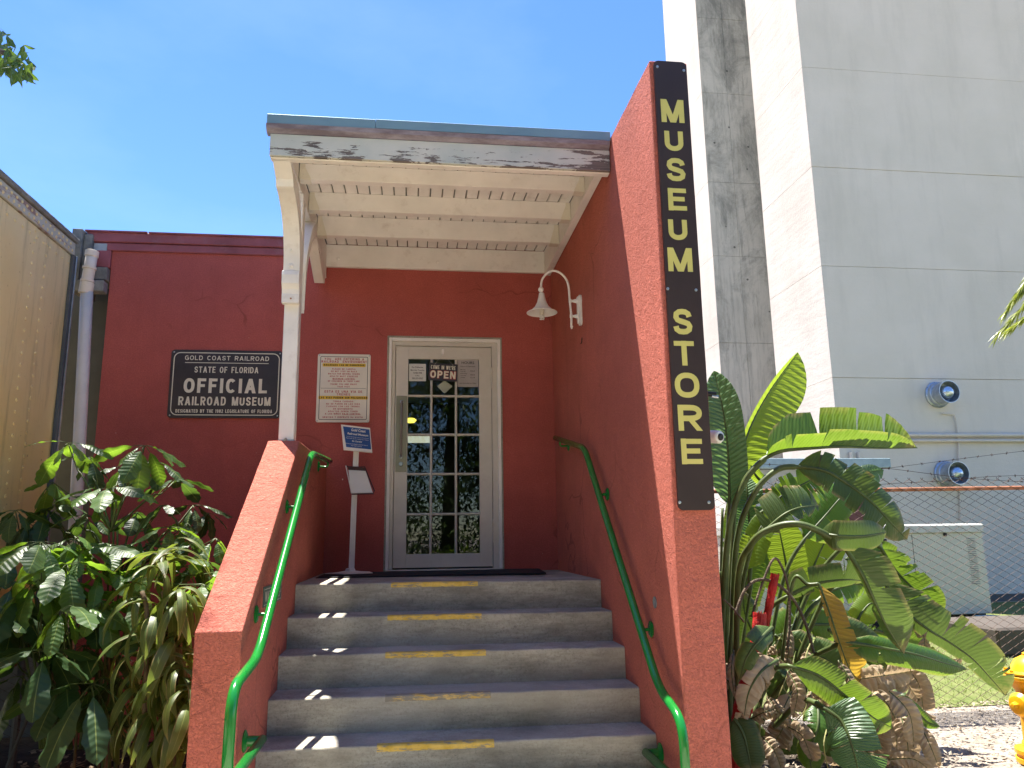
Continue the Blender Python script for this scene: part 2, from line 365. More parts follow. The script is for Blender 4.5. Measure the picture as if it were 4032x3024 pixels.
# ------------------------------------------------------------------ lettering
_tc = {}
def text_mesh(s, off, ext, sx=1., spacing=1., shear=0):
    key = (s, off, ext, spacing, shear)
    if key not in _tc:
        c = bpy.data.curves.new('lettering', 'FONT'); c.body = s; c.size = 1; c.offset = off; c.extrude = ext; c.space_character = spacing
        c.resolution_u = 3; c.shear = shear
        o = bpy.data.objects.new('lettering', c); COL.objects.link(o); bpy.context.view_layer.update()
        me = bpy.data.meshes.new_from_object(o.evaluated_get(bpy.context.evaluated_depsgraph_get()))
        bpy.data.objects.remove(o); bpy.data.curves.remove(c); _tc[key] = me
    return _tc[key]
def text(name, s, mat, parent, cx, cz, w, h, Y, off=.02, th=.0012, spacing=1., frame=None, label=None, shear=0):
    """lettering fitted to w x h centred at cx, cz on the plane Y (facing -Y), or in a 4x4 frame"""
    me = text_mesh(s, off, .5, 1, spacing, shear).copy(); me.name = name
    xs = [v.co.x for v in me.vertices]; ys = [v.co.y for v in me.vertices]; x0, x1, y0, y1 = min(xs), max(xs), min(ys), max(ys)
    for v in me.vertices:
        a = ((v.co.x-x0)/(x1-x0)-.5)*w; bq = ((v.co.y-y0)/(y1-y0)-.5)*h; d = v.co.z*th*2
        v.co = (Vector((cx+a, Y-d, cz+bq)) if frame is None else frame @ Vector((cx+a, cz+bq, d+Y)))
    me.materials.clear(); me.materials.append(mat)
    o = bpy.data.objects.new(name, me); link(o, parent)
    if label: o['label'] = label
    return o
# ------------------------------------------------------------------ plain bold block capitals built from strokes
def _arc(cx, cy, rx, ry, a0, a1, n=14, e=2.35):
    out = []
    for i in range(n+1):
        a = R(a0+(a1-a0)*i/n); c, q = math.cos(a), math.sin(a)
        out.append((cx+rx*math.copysign(abs(c)**(2/e), c), cy+ry*math.copysign(abs(q)**(2/e), q)))
    return out
def _bowl(x0, y0, y1, xr=1): return [(x0, y1), (.45, y1)]+_arc(.5, (y0+y1)/2, xr-.5, (y1-y0)/2, 90, -90, 10)+[(x0, y0)]
_S = [(.97, .74), (.90, .90), (.70, .985), (.5, 1), (.28, .985), (.08, .88), (.05, .72), (.14, .59), (.34, .53), (.62, .47), (.88, .40), (.98, .27), (.93, .11), (.72, .015), (.5, 0), (.26, .015), (.07, .11), (.02, .27)]
GL = {'A': (.72, [('d', 0, 0, .5, 1), ('d', 1, 0, .5, 1), ('h', .27, .2, .8)]), 'B': (.62, [('c', _bowl(0, 0, .52)), ('c', _bowl(0, .52, 1, .93)), ('v', 0, 0, 1)]),
 'C': (.64, [('c', _arc(.5, .5, .5, .5, 42, 318))]), 'D': (.64, [('v', 0, 0, 1), ('c', [(0, 1), (.4, 1)]+_arc(.45, .5, .55, .5, 90, -90)+[(0, 0)])]),
 'E': (.56, [('v', 0, 0, 1), ('h', 1, 0, 1), ('h', .52, 0, .9), ('h', 0, 0, 1)]), 'F': (.54, [('v', 0, 0, 1), ('h', 1, 0, 1), ('h', .5, 0, .88)]),
 'G': (.67, [('c', _arc(.5, .5, .5, .5, 42, 360, 16)), ('h', .45, .55, 1), ('v', 1, .05, .45)]), 'H': (.64, [('v', 0, 0, 1), ('v', 1, 0, 1), ('h', .5, 0, 1)]),
 'I': (0, [('v', .5, 0, 1)]), 'J': (.5, [('c', [(1, 1), (1, .3)]+_arc(.5, .3, .5, .3, 0, -180, 10))]), 'K': (.64, [('v', 0, 0, 1), ('d', .1, .42, 1, 1), ('d', .35, .6, 1, 0)]),
 'L': (.54, [('v', 0, 0, 1), ('h', 0, 0, 1)]), 'M': (.80, [('v', 0, 0, 1), ('v', 1, 0, 1), ('d', .5, 0, 0, 1), ('d', .5, 0, 1, 1)]), 'N': (.66, [('v', 0, 0, 1), ('v', 1, 0, 1), ('d', 1, 0, 0, 1)]),
 'O': (.68, [('o', _arc(.5, .5, .5, .5, 0, 360, 26))]), 'P': (.60, [('v', 0, 0, 1), ('c', _bowl(0, .46, 1))]), 'R': (.64, [('v', 0, 0, 1), ('c', _bowl(0, .47, 1)), ('d', 1, 0, .48, .47)]),
 'S': (.62, [('c', _S)]), 'T': (.62, [('v', .5, 0, 1), ('h', 1, 0, 1)]), 'U': (.64, [('c', [(0, 1), (0, .32)]+_arc(.5, .32, .5, .32, 180, 360, 12, 2.1)+[(1, .32), (1, 1)])]),
 'V': (.68, [('d', .5, 0, 0, 1), ('d', .5, 0, 1, 1)]), 'W': (.95, [('d', .27, 0, 0, 1), ('d', .27, 0, .5, 1), ('d', .73, 0, .5, 1), ('d', .73, 0, 1, 1)]), 'X': (.64, [('d', 0, 0, 1, 1), ('d', 1, 0, 0, 1)]),
 'Y': (.64, [('v', .5, 0, .5), ('d', .5, .4, 0, 1), ('d', .5, .4, 1, 1)]), 'Z': (.6, [('h', 0, 0, 1), ('h', 1, 0, 1), ('d', 0, 0, 1, 1)]),
 '1': (.3, [('v', 1, 0, 1), ('d', 0, .78, .9, 1)]), '9': (.58, [('o', _arc(.5, .70, .5, .30, 0, 360, 18)), ('c', [(1, .7)]+_arc(.5, .35, .5, .35, 0, -130, 10))]),
 '8': (.6, [('o', _arc(.5, .76, .44, .24, 0, 360, 18)), ('o', _arc(.5, .26, .5, .26, 0, 360, 18))]), '2': (.58, [('c', _arc(.5, .72, .48, .28, 165, -25, 12)+[(.0, .02)]), ('h', 0, 0, 1)]),
 "'": (0, [('v', .5, .7, 1)])}
GL['\u00d1'] = (GL['N'][0], GL['N'][1]+[('h', 1.22, .2, .8)])
def glyph(m, ch, x, z, w_, h, t, put, k0=0):
    k = k0
    def X(u): return x+t/2+(w_-t)*u
    def Z(v): return z+t/2+(h-t)*v
    for g_ in GL[ch][1]:
        k += 1; dz = k*.00022
        if g_[0] == 'v': q = [(X(g_[1])-t/2, z+h*g_[2]), (X(g_[1])+t/2, z+h*g_[2]), (X(g_[1])+t/2, z+h*g_[3]), (X(g_[1])-t/2, z+h*g_[3])]
        elif g_[0] == 'h': q = [(x+w_*g_[2], Z(g_[1])-t*.46), (x+w_*g_[3], Z(g_[1])-t*.46), (x+w_*g_[3], Z(g_[1])+t*.46), (x+w_*g_[2], Z(g_[1])+t*.46)]
        elif g_[0] == 'd':
            tw = t*1.12; a0 = x+tw/2+(w_-tw)*g_[1]; a1 = x+tw/2+(w_-tw)*g_[3]; z0_, z1_ = z+h*g_[2], z+h*g_[4]
            q = [(a0-tw/2, z0_), (a0+tw/2, z0_), (a1+tw/2, z1_), (a1-tw/2, z1_)]
        if g_[0] in 'vhd': m.add([put(*p, dz) for p in q], [(0, 1, 2, 3)]); continue
        P = [Vector((X(a), Z(b_), 0)) for a, b_ in g_[1]]; cl = g_[0] == 'o'
        if cl: P = P[:-1]
        n = len(P); vs = []
        for i in range(n):
            a = P[i-1] if (i or cl) else P[i]; b_ = P[(i+1) % n] if (i < n-1 or cl) else P[i]
            d_ = (b_-a).normalized(); nn = Vector((-d_.y, d_.x, 0)); vs += [put(*(P[i]+nn*t/2).xy, dz), put(*(P[i]-nn*t/2).xy, dz)]
        m.add(vs, [(2*i, 2*i+1, 2*((i+1) % n)+1, 2*((i+1) % n)) for i in range(n if cl else n-1)])
def caps(name, s_, mat, parent, cx, cz, W_, h, Y, bold=.17, gap=.17, frame=None):
    t = h*bold; ws = [GL[c][0]*h if c != ' ' else h*.42 for c in s_]; ws = [max(q, t) for q in ws]; nat = sum(ws)+gap*h*(len(s_)-1); k = W_/nat
    m = MB(); x = cx-W_/2
    put = (lambda a, b_, d: (a, Y-d, b_)) if frame is None else (lambda a, b_, d: tuple(frame @ Vector((a, b_, Y+d))))
    for c, w_ in zip(s_, ws):
        if c != ' ': glyph(m, c, x, cz-h/2, max(w_*k, t), h, t, put)
        x += (w_+gap*h)*k
    me = bpy.data.meshes.new(name); me.from_pydata(m.v, [], m.f); me.materials.append(mat); o = bpy.data.objects.new(name, me); link(o, parent); return o
def rrect(w, h, r, n=5):
    out = []
    for cx, cy, a0 in ((w/2-r, h/2-r, 0), (-w/2+r, h/2-r, 90), (-w/2+r, -h/2+r, 180), (w/2-r, -h/2+r, 270)):
        for j in range(n+1): a = R(a0+90*j/n); out.append((cx+r*math.cos(a), cy+r*math.sin(a)))
    return out
def plate(name, mat, parent, cx, cz, w, h, r, y0, y1, bevel=.0):
    return MB().prism([(cx+a, cz+b_) for a, b_ in rrect(w, h, r)], 'y', y0, y1).build(name, mat, parent, bevel=bevel)
def ring(name, mat, parent, cx, cz, w, h, r, t, y0, y1):
    m = MB(); A = rrect(w, h, r); B = rrect(w-2*t, h-2*t, max(r-t, .001)); n = len(A)
    vs = [(cx+p[0], y, cz+p[1]) for y in (y0, y1) for q in (A, B) for p in q]
    fs = []
    for i in range(n):
        j = (i+1) % n; fs += [(i, j, n+j, n+i), (2*n+i, 3*n+i, 3*n+j, 2*n+j), (i, 2*n+i, 2*n+j, j), (n+i, n+j, 3*n+j, 3*n+i)]
    m.add(vs, fs); return m.build(name, mat, parent)

# ================================================================== SETTING
GZ = -1.26
xL, xR = -.745, 1.263
YF = -3.113
def sheet(name, mat, x0, x1, y0, y1, z, nx=1, ny=1, amp=0):
    m = MB(); vs = []
    for j in range(ny+1):
        for i in range(nx+1):
            x = x0+(x1-x0)*i/nx; y = y0+(y1-y0)*j/ny
            e = 0 if i in (0, nx) or j in (0, ny) else 1
            vs.append((x, y, z + e*amp*noise.noise(Vector((x*2.2, y*2.2, 3)))))
    m.add(vs, [(j*(nx+1)+i, j*(nx+1)+i+1, (j+1)*(nx+1)+i+1, (j+1)*(nx+1)+i) for j in range(ny) for i in range(nx)])
    o = m.build(name, mat, None, smooth=amp > 0); o['kind'] = 'structure'; return o
sheet('ground', M['mulch'], -400, 400, -400, 400, GZ-.012)
sheet('pavement', M['pave'], -9, 3.0, -30, -3.5, GZ)
sheet('soil_bed', M['soil'], -9, -.95, -3.5, 2.2, GZ-.004, 20, 30, .0)
sheet('lawn', M['turf'], 1.6, 60, -.05, 5.0, GZ-.004)
sheet('soil_bed', M['soil'], 1.48, 3.0, -2.7, -.3, GZ-.002)
sheet('lawn', M['turf'], 9.4, 60, 5.0, 8.9, GZ-.004)
sheet('lawn', M['turf'], 3.0, 30, -30, -4.2, GZ-.004)

# ================================================================== STORE BUILDING
st = thing('store_building', 'dark red stucco store building with white glazed entrance door at the top of the steps', 'building', (-.7, 0, 0))
# front wall with a door opening; a band of quads round the hole
ox0, ox1, oz1 = -.245, .79, 2.078
m = MB()
m.box(-2.65, ox0, 0, .22, GZ, 2.80); m.box(ox1, 1.479, 0, .22, GZ, 2.80)
m.box(ox0+.0, ox1, 0, .22, oz1, 2.80)
m.box(ox0, ox1, 0.0, .22, GZ, -.02)
m.box(-2.65, -2.45, .22, 8, GZ, 2.80); m.box(1.279, 1.479, .22, 8, GZ, 2.80); m.box(-2.45, 1.279, 7.8, 8, GZ, 2.8)
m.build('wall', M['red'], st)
box('roof', M['wood'], st, -2.65, 1.479, .22, 8.0, 2.803, 2.93)
f = MB(); f.box(-2.86, -.905, -.035, .219, 2.875, 2.965); f.box(-.905, 1.479, 0, .219, 2.80, 3.0); f.box(-2.84, -.905, -.02, .217, 2.80, 2.872); f.build('fascia', M['maroon'], st, bevel=.006)
f = MB(); f.box(-2.875, -2.36, -.05, .26, 2.962, 2.975); f.box(-2.345, -.905, -.05, .26, 2.960, 2.973); f.build('drip_edge', M['maroon'], st)
box('corner_board', M['maroon'], st, -2.85, -2.652, -.032, .215, 2.64, 2.797, .006)
box('soffit', M['wood'], st, -2.85, -2.652, .22, 7.9, 2.66, 2.79)
# door surround
f = MB()
for a in ((-.245, -.231, 0, 2.078), (.777, .79, 0, 2.078)): f.box(a[0], a[1], -.012, .10, a[2], a[3])
f.box(-.231, .777, -.012, .10, 2.064, 2.078); f.build('door_reveal', M['step'], st, bevel=.003)
f = MB()
f.box(-.231, -.203, -.004, .10, .02, 2.064); f.box(.749, .777, -.004, .10, .02, 2.064); f.box(-.203, .749, -.004, .10, 2.034, 2.064)
f.build('door_casing', M['cream'], st, bevel=.005, seg=2)
f = MB()
f.box(-.203, -.172, .018, .10, .02, 2.034); f.box(.698, .749, .018, .10, .02, 2.034); f.box(-.172, .698, .018, .10, 1.994, 2.034)
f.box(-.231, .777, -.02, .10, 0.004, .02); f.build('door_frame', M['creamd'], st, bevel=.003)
# door leaf
gx0, gx1, gz0, gz1 = -.056, .583, .148, 1.876
d = MB(); dy0, dy1 = .028, .072
d.box(-.168, gx0, dy0, dy1, .034, 1.99); d.box(gx1, .694, dy0, dy1, .034, 1.99)
d.box(gx0, gx1, dy0+.001, dy1, .034, gz0); d.box(gx0, gx1, dy0+.001, dy1, gz1, 1.99)
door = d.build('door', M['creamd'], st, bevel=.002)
PW['door'] = Vector((0, 0, 0))
def sub(o): o.matrix_parent_inverse = Matrix.Identity(4); return o
def dlink(o):  # sub-parts of the door live in the door's own space (world = same)
    return o
PWdoor = door
def under(mb, name, mat, parent, **kw):
    o = mb.build(name, mat, None, **kw); o.parent = parent; o.matrix_parent_inverse = Matrix.Identity(4); return o
nb, nr = 3, 5; mt = .024
pw = (gx1-gx0-mt*(nb-1))/nb; ph = (gz1-gz0-mt*(nr-1))/nr
mprof = [(-.010, .012), (-.004, .0), (.004, 0), (.010, .012), (.012, .03), (-.012, .03)]
for i in range(nb-1):
    cx = gx0+pw*(i+1)+mt*(i+.5)
    under(MB().prism([(cx+a, .030+b_) for a, b_ in mprof], 'z', gz0, gz1), 'muntin', M['creamd'], door)
for j in range(nr-1):
    cz = gz0+ph*(j+1)+mt*(j+.5)
    for i in range(nb):
        x0 = gx0+(pw+mt)*i
        under(MB().prism([(.031+b_, cz+a) for a, b_ in mprof], 'x', x0+(.0 if i == 0 else -.004), x0+pw+(.0 if i == nb-1 else .004)), 'muntin', M['creamd'], door)
pane_me = MB().box(0, pw, 0, .004, 0, ph).mesh('pane', M['glass'])
for i in range(nb):
    for j in range(nr):
        o = bpy.data.objects.new('pane', pane_me); COL.objects.link(o); o.parent = door
        o.location = (gx0+(pw+mt)*i, .050, gz0+(ph+mt)*j)
# handle plate, bar, lock, hinges
A = at(1561, 1558, .02); B = at(1600, 1858, .02)
under(MB().box(A.x, B.x, .024, .0279, B.z, A.z), 'handle_plate', plain('brushed_bronze', (.26, .24, .17), .4, .6, var=.1), door, bevel=.001)
cx = (A.x+B.x)/2; z1 = at(1580, 1580, 0).z; z0 = at(1580, 1797, 0).z
under(MB().tube(fillet([(cx, .022, z1), (cx, -.035, z1-.01), (cx, -.035, z0+.01), (cx, .022, z0)], .03), .0085, 10), 'handle', plain('dark_steel', (.25, .22, .21), .3, .8), door, smooth=True)
hm = MB(); hm.lathe([(.016, 0), (.016, .004), (.008, .007)], (cx, .024, z1), (0, -1, 0), 14); hm.lathe([(.016, 0), (.016, .004), (.008, .007)], (cx, .024, z0), (0, -1, 0), 14)
under(hm, 'handle_base', M['steel'], door)
zl = at(1578, 1826, 0).z
under(MB().lathe([(.019, 0), (.019, .006), (.014, .010), (.014, .006), (.006, .006), (.006, .012)], (cx, .024, zl), (0, -1, 0), 20), 'lock', M['steel'], door, smooth=True, sharp=30)
for (ya, yb) in ((1445, 1530), (2045, 2137)):
    za = at(1937, ya, 0).z; zb = at(1937, yb, 0).z; hg = MB(); n = 5
    for q in range(n): hg.lathe([(.0075, 0), (.0075, (za-zb)/n-.002)], (.697, .016, zb+(za-zb)*q/n), (0, 0, 1), 10)
    hg.box(.697, .72, .014, .017, zb, za); under(hg, 'hinge', M['creamd'], door)
# notices behind / on the panes
def pp(px, py, y=.047): return at(px, py, y)
def notice(name, label, TL, BR, lines, mat=M['gwhite'], y=.044, off=.008):
    a = pp(*TL, y); b_ = pp(*BR, y); t_ = thing(name, label, 'notice', ((a.x+b_.x)/2, y, b_.z))
    MB().box(a.x, b_.x, y, y+.001, b_.z, a.z).build('paper', mat, t_)
    W_, H_ = b_.x-a.x, a.z-b_.z
    for (s_, fx, fz, fw, fh) in lines:
        text('lettering', s_, M['blkink'], t_, a.x+W_*fx, a.z-H_*fz, W_*fw, H_*fh, y-.0006, off, .0003)
    return t_
notice('paper_notice', 'white delivery hours paper taped in the upper left door pane', (1611, 1432), (1677, 1501),
       [('For Deliveries', .5, .2, .66, .10), ('Monday-Tuesday', .5, .38, .82, .10), ('10AM-4PM', .5, .53, .5, .09), ('CALL', .5, .68, .26, .08), ('305-253-0063', .5, .84, .64, .10)])
notice('paper_notice', 'printed opening hours sheet in the upper right door pane', (1801, 1415), (1884, 1524),
       [('HOURS', .5, .12, .6, .09), ('Hours of Operation', .5, .26, .7, .05), ('Monday', .27, .38, .24, .045), ('Tuesday', .27, .45, .26, .045), ('Wednesday', .30, .52, .32, .045), ('Thursday', .28, .59, .28, .045), ('Friday', .26, .66, .2, .045), ('10-4', .72, .42, .2, .045), ('10-4', .72, .56, .2, .045), ('11-4', .72, .66, .2, .045), ('Last Admission at 3:30pm', .5, .87, .8, .05)],
       mat=plain('grey_pink_paper', (.40, .37, .36), .5, bump=0))
# diamond sticker
c4 = [pp(1751, 1498), pp(1782, 1521), pp(1750, 1550), pp(1721, 1521)]
m = MB(); m.add([(p.x, .0440, p.z) for p in c4]+[(p.x, .0455, p.z) for p in c4], [(0, 3, 2, 1), (4, 5, 6, 7), (0, 1, 5, 4), (1, 2, 6, 5), (2, 3, 7, 6), (3, 0, 4, 7)])
tag(m.build('diamond_sticker', plain('pale_green_sticker', (.38, .42, .33), .5, bump=0)), 'plain pale green diamond sticker on the door glass below the open sign', 'sticker')
# open sign
os_ = thing('open_sign', 'black hanging OPEN sign on a string at the top of the door', 'sign', (.26, .02, 1.6))
a = at(1688, 1428, .012); b_ = at(1801, 1503, .012); cxo, czo, wo, ho = (a.x+b_.x)/2, (a.z+b_.z)/2, b_.x-a.x, a.z-b_.z-.012
fr_ = Matrix.Translation((cxo, .012, czo)) @ Matrix.Rotation(R(3.0), 4, 'Y') @ Matrix(((1, 0, 0, 0), (0, 0, -1, 0), (0, 1, 0, 0), (0, 0, 0, 1)))
pr = rrect(wo, ho, .008); n = len(pr)
m = MB(); m.add([fr_ @ Vector((p[0], p[1], z)) for z in (-.003, 0) for p in pr], [(i, (i+1) % n, n+(i+1) % n, n+i) for i in range(n)]+[tuple(range(n-1, -1, -1)), tuple(range(n, 2*n))])
m.build('board', M['signblk'], os_)
caps('lettering', "COME IN WE'RE", M['ivory'], os_, 0, ho*.27, wo*.86, ho*.22, .0006, .15, .17, frame=fr_)
caps('lettering', 'OPEN', M['redink'], os_, .0005, -ho*.145, wo*.91, ho*.48, .0006, .27, .12, frame=fr_)
caps('lettering', 'OPEN', M['ivory'], os_, 0, -ho*.145, wo*.88, ho*.42, .0022, .21, .17, frame=fr_)
hk = at(1744, 1385, .0); hp = at(1744, 1392, .0)
m = MB(); m.tube([(hk.x, .006, hk.z-.028), hp], .0012, 5)
m2 = MB(); p1 = fr_ @ Vector((-wo*.30, ho*.42, .003)); p2 = fr_ @ Vector((wo*.34, ho*.42, .003)); pk = Vector((hk.x, .008, at(1744, 1392, 0).z))
m2.tube([p1, pk], .0012, 5); m2.tube([p2, pk], .0012, 5); m2.build('string', M['gwhite'], os_)
m = MB(); m.prism([(hk.x+a_, at(1744, 1383, 0).z+b2) for a_, b2 in rrect(.022, .05, .010)], 'y', .020, .026); m.tube(curve([(hk.x, .02, pk.z-.012), (hk.x, .006, pk.z-.016), (hk.x, .002, pk.z), (hk.x, .004, pk.z+.006)], 4), .003, 6)
tag(m.build('sign_hook', M['cream']), 'small cream stick-on hook on the top rail of the door', 'hook')
# interior seen through the glass
inn = thing('store_interior', 'dim shop interior with pale ceiling seen through the door glass', 'room', (.2, 3, 0))
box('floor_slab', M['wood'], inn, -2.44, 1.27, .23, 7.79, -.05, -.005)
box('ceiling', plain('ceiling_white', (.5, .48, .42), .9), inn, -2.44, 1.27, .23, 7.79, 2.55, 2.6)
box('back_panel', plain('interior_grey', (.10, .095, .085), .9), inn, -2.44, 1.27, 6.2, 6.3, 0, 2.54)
cnt = thing('shop_counter', 'brown display counter behind the lower door panes', 'counter', (.0, 1.4, 0))
box('body', plain('counter_wood', (.14, .07, .045), .5), cnt, -.9, .25, 1.3, 1.9, 0, .32); box('top', plain('counter_top', (.5, .33, .22), .4), cnt, -.95, .3, 1.26, 1.94, .322, .345)
lp = at(1616, 1654, 2.5)
tag(MB().lathe([(.0, -.03), (.05, -.03), (.075, 0), (.05, .02), (0, .025)], lp, (0, 0, 1), 16).build('ceiling_lamp', emis('lamp_glow', (1, .72, .08), 1.0)), 'glowing yellow ceiling lamp seen through the left door panes', 'lamp')
a = at(1606, 1712, 4.5); b_ = at(1696, 1742, 4.5)
tag(MB().box(a.x, b_.x, 4.5, 4.56, b_.z, a.z).build('glow_panel', emis('panel_glow', (.9, .85, .62), .30)), 'pale panel with added glow for the shop ceiling seen through the third row of panes', 'panel')  # no lamp: added glowing panel standing in for the pale ceiling

# ================================================================== STEPS
sp = thing('entrance_steps', 'grey concrete entrance steps with worn yellow nosing strips', 'steps', (.26, -1.6, GZ))
a0, tr_, rs = 1.565, .273, .18
for k in range(7):
    yf = -(a0+tr_*k); yb = 0 if k == 0 else -(a0+tr_*(k-1))
    z = -rs*k; m = MB()
    # each step is a block, a little irregular along its front edge
    nx = 26; vs = []; x0_, x1_ = xL+.002, xR-.002
    zb = -rs*(k+1) if k < 6 else GZ-.01
    prof = [(0, 0), (1, 0), (2, 0), (3, 0), (4, 0)]
    rows = []
    for i in range(nx+1):
        x = x0_+(x1_-x0_)*i/nx; j = .004*noise.noise(Vector((x*7, k*3.1, 0))); j2 = .003*noise.noise(Vector((x*9, k*5.1, 4)))
        tl = -.006*(x-.26)
        rows.append([(x, yb+.0, z+tl), (x, yf+.03, z+j2*.6+tl), (x, yf+.007, z-.001+j2+tl), (x, yf+.001+j, z-.007+j2+tl), (x, yf+j*.8, z-.03+tl), (x, yf, zb-.01), (x, yb, zb-.01)])
    for r_ in rows: vs += r_
    c7 = 7; fs = [(i*c7+q, (i+1)*c7+q, (i+1)*c7+(q+1) % c7, i*c7+(q+1) % c7) for i in range(nx) for q in range(c7)]
    fs += [tuple(range(c7)), tuple(range(nx*c7+c7-1, nx*c7-1, -1))]
    m.add(vs, fs); m.build('step', M['step'], sp)
    if k < 6:
        sx0, sx1 = (-.137, .43) if k != 4 else (-.165, .418)
        if k in (1, 2): sx0 -= .012
        y = MB(); rows = []
        for i in range(25):
            x = sx0+(sx1-sx0)*i/24; tl = -.006*(x-.26); j = .004*noise.noise(Vector((x*7, k*3.1, 0))); j2 = .003*noise.noise(Vector((x*9, k*5.1, 4)))
            e1 = .006*noise.noise(Vector((x*40, k, 9))); e2 = .003*noise.noise(Vector((x*40, k, 19)))
            rows += [(x, yf+.042+e1, z+tl+.0012), (x, yf+.03, z+j2*.6+tl+.0015), (x, yf+.006, z-.001+j2+tl+.0016), (x, yf+.001+j-.0018, z-.007+j2+tl+.001), (x, yf+j*.85-.002, z-.022+tl+e2*.4), (x, yf+j*.8-.002, z-.029+tl+e2)]
        y.add(rows, [(i*6+q, (i+1)*6+q, (i+1)*6+q+1, i*6+q+1) for i in range(24) for q in range(5)])
        y.build('yellow_strip', M['worn2'] if k in (3,) else M['worn'], sp)

# ================================================================== SIDE WALLS
pw_ = MB(); prof = [(YF, GZ-.02), (YF, -.105), (-1.63, .925), (-.001, .925), (-.001, GZ-.02)]
def wobble_prism(prof, x0, x1, amp, step=.06):
    """a stucco wall: the profile in YZ filled as a grid so that its faces and edges are slightly uneven"""
    m = MB(); ring_ = []
    n = len(prof)
    for i in range(n):
        a = Vector((0, *prof[i])); b_ = Vector((0, *prof[(i+1) % n])); k = max(1, int((b_-a).length/step))
        for q in range(k): ring_.append(a.lerp(b_, q/k))
    N = len(ring_); c = sum(ring_, Vector())/N; nx = max(2, int(abs(x1-x0)/.04)); vs = []
    for j in range(nx+1):
        x = x0+(x1-x0)*j/nx
        for p in ring_:
            e = noise.noise(Vector((x*11, p.y*11, p.z*11)))+.6*noise.noise(Vector((x*31, p.y*31, p.z*31)))
            dvec = (p-c).normalized(); edge = amp*.9 if j in (0, nx) else 0
            vs.append((x + (amp*.5*noise.noise(Vector((p.y*17, p.z*17, x))) if j in (0, nx) else 0), p.y-dvec.y*edge*.6+dvec.y*e*amp, p.z-dvec.z*edge*.6+dvec.z*e*amp))
    fs = [(j*N+i, j*N+(i+1) % N, (j+1)*N+(i+1) % N, (j+1)*N+i) for j in range(nx) for i in range(N)]
    fs += [tuple(range(N-1, -1, -1)), tuple(range(nx*N, (nx+1)*N))]
    m.add(vs, fs); return m
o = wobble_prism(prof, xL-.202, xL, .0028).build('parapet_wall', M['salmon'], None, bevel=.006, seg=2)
tag(o, 'low sloping salmon stucco wall left of the steps, under the white post', 'wall')
prof = [(YF, GZ-.02), (YF, 2.851), (-2.45, 2.858), (-.001, 2.86), (-.001, GZ-.02)]
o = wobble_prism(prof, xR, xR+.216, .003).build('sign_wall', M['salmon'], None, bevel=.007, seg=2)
tag(o, 'tall salmon stucco wall right of the steps carrying the vertical store sign', 'wall')

# ================================================================== CANOPY
cp = thing('entrance_canopy', 'white wooden canopy with peeling front board over the entrance', 'canopy', (.2, -1.1, 2.7))
CX0, CX1 = -.925, 1.258; CY = -2.25
jz0 = 2.71
def deckz(y): return 2.81 - .052*(-y-2.25)*-1*-1 if False else 2.93+ .052*y
box('front_board', M['peel'], cp, CX0+.018, CX1, CY, CY+.022, 2.624, 2.772, .003)
box('board_backing', M['cream'], cp, CX0+.02, CX1, CY+.023, CY+.075, 2.618, 2.77, .003)
m = MB(); m.prism([(CY-.001, 2.774), (CY-.028, 2.795), (CY-.036, 2.822), (CY+.042, 2.822), (CY+.042, 2.774)], 'x', CX0-.004, CX1-.004); m.build('crown_moulding', M['crown'], cp)
for x0_, x1_, dz in ((CX0, -.262, 0), (-.259, CX1, .002)):
    m = MB(); m.prism([(CY-.034, 2.824+dz), (CY-.034, 2.884+dz), (CY-.030, 2.8875+dz), (-.002, 3.01), (-.002, 3.004), (CY-.028, 2.8815+dz), (CY-.030, 2.824+dz)], 'x', x0_, x1_)
    m.build('roof_flashing', M['flash'], cp)
# deck planks run front to back
npl = 22; px0, px1 = -.80, 1.20; pwid = (px1-px0)/npl
def plank_mesh():
    y0, y1 = CY+.05, -.045; wv = pwid-.009; m = MB()
    za, zb_ = deckz(y0)-.012, deckz(y1)-.012
    c = .004
    pr = [(0, .016), (0, c), (c, 0), (wv-c, 0), (wv, c), (wv, .016)]
    vs = [(a, y0, za+b_) for a, b_ in pr]+[(a, y1, zb_+b_) for a, b_ in pr]; n = 6
    m.add(vs, [(i, (i+1) % n, n+(i+1) % n, n+i) for i in range(n)]+[tuple(range(n-1, -1, -1)), tuple(range(n, 2*n))]); return m.mesh('deck_plank', M['cream'])
pm = plank_mesh()
for i in range(npl):
    o = bpy.data.objects.new('deck_plank', pm); link(o, cp); o.location = Vector((px0+pwid*i, 0, .0015*random.uniform(-1, 1)))
m = MB(); m.prism([(CY+.05, deckz(CY+.05)+.006), (-.003, deckz(0)+.006), (-.003, deckz(0)+.03), (CY+.05, deckz(CY+.05)+.03)], 'x', -.90, 1.25); m.build('roof_deck', M['wood'], cp)
for yj in (-1.765, -1.265, -.77):
    yy = yj+.066; top = deckz(yj)-.0135
    m = MB(); m.prism([(yj, jz0), (yy, jz0), (yy, deckz(yy)-.0135), (yj, top)], 'x', -.798, 1.198); m.build('joist', M['cream'], cp, bevel=.003)
    for sx, ax in ((-1, -.797), (1, 1.197)):
        h = MB(); q = .075 if sx < 0 else -.075
        pr = [(ax, jz0-.006), (ax+q, jz0-.006), (ax+q, jz0+.01), (ax+q*.5, top-.03), (ax+q*.5, top-.006), (ax, top-.006)]
        if sx > 0: pr = pr[::-1]
        h.prism(pr, 'y', yj-.0045, yj-.001)
        h.prism([(ax, jz0-.006), (ax+q, jz0-.006), (ax+q, jz0-.002), (ax, jz0-.002)], 'y', yj-.001, yy+.002)
        for hz in (.035, .08): h.lathe([(.006, 0), (.005, .003)], (ax+q*.3, yj-.0045, jz0+hz), (0, -1, 0), 8)
        h.build('joist_hanger', M['white'], cp)
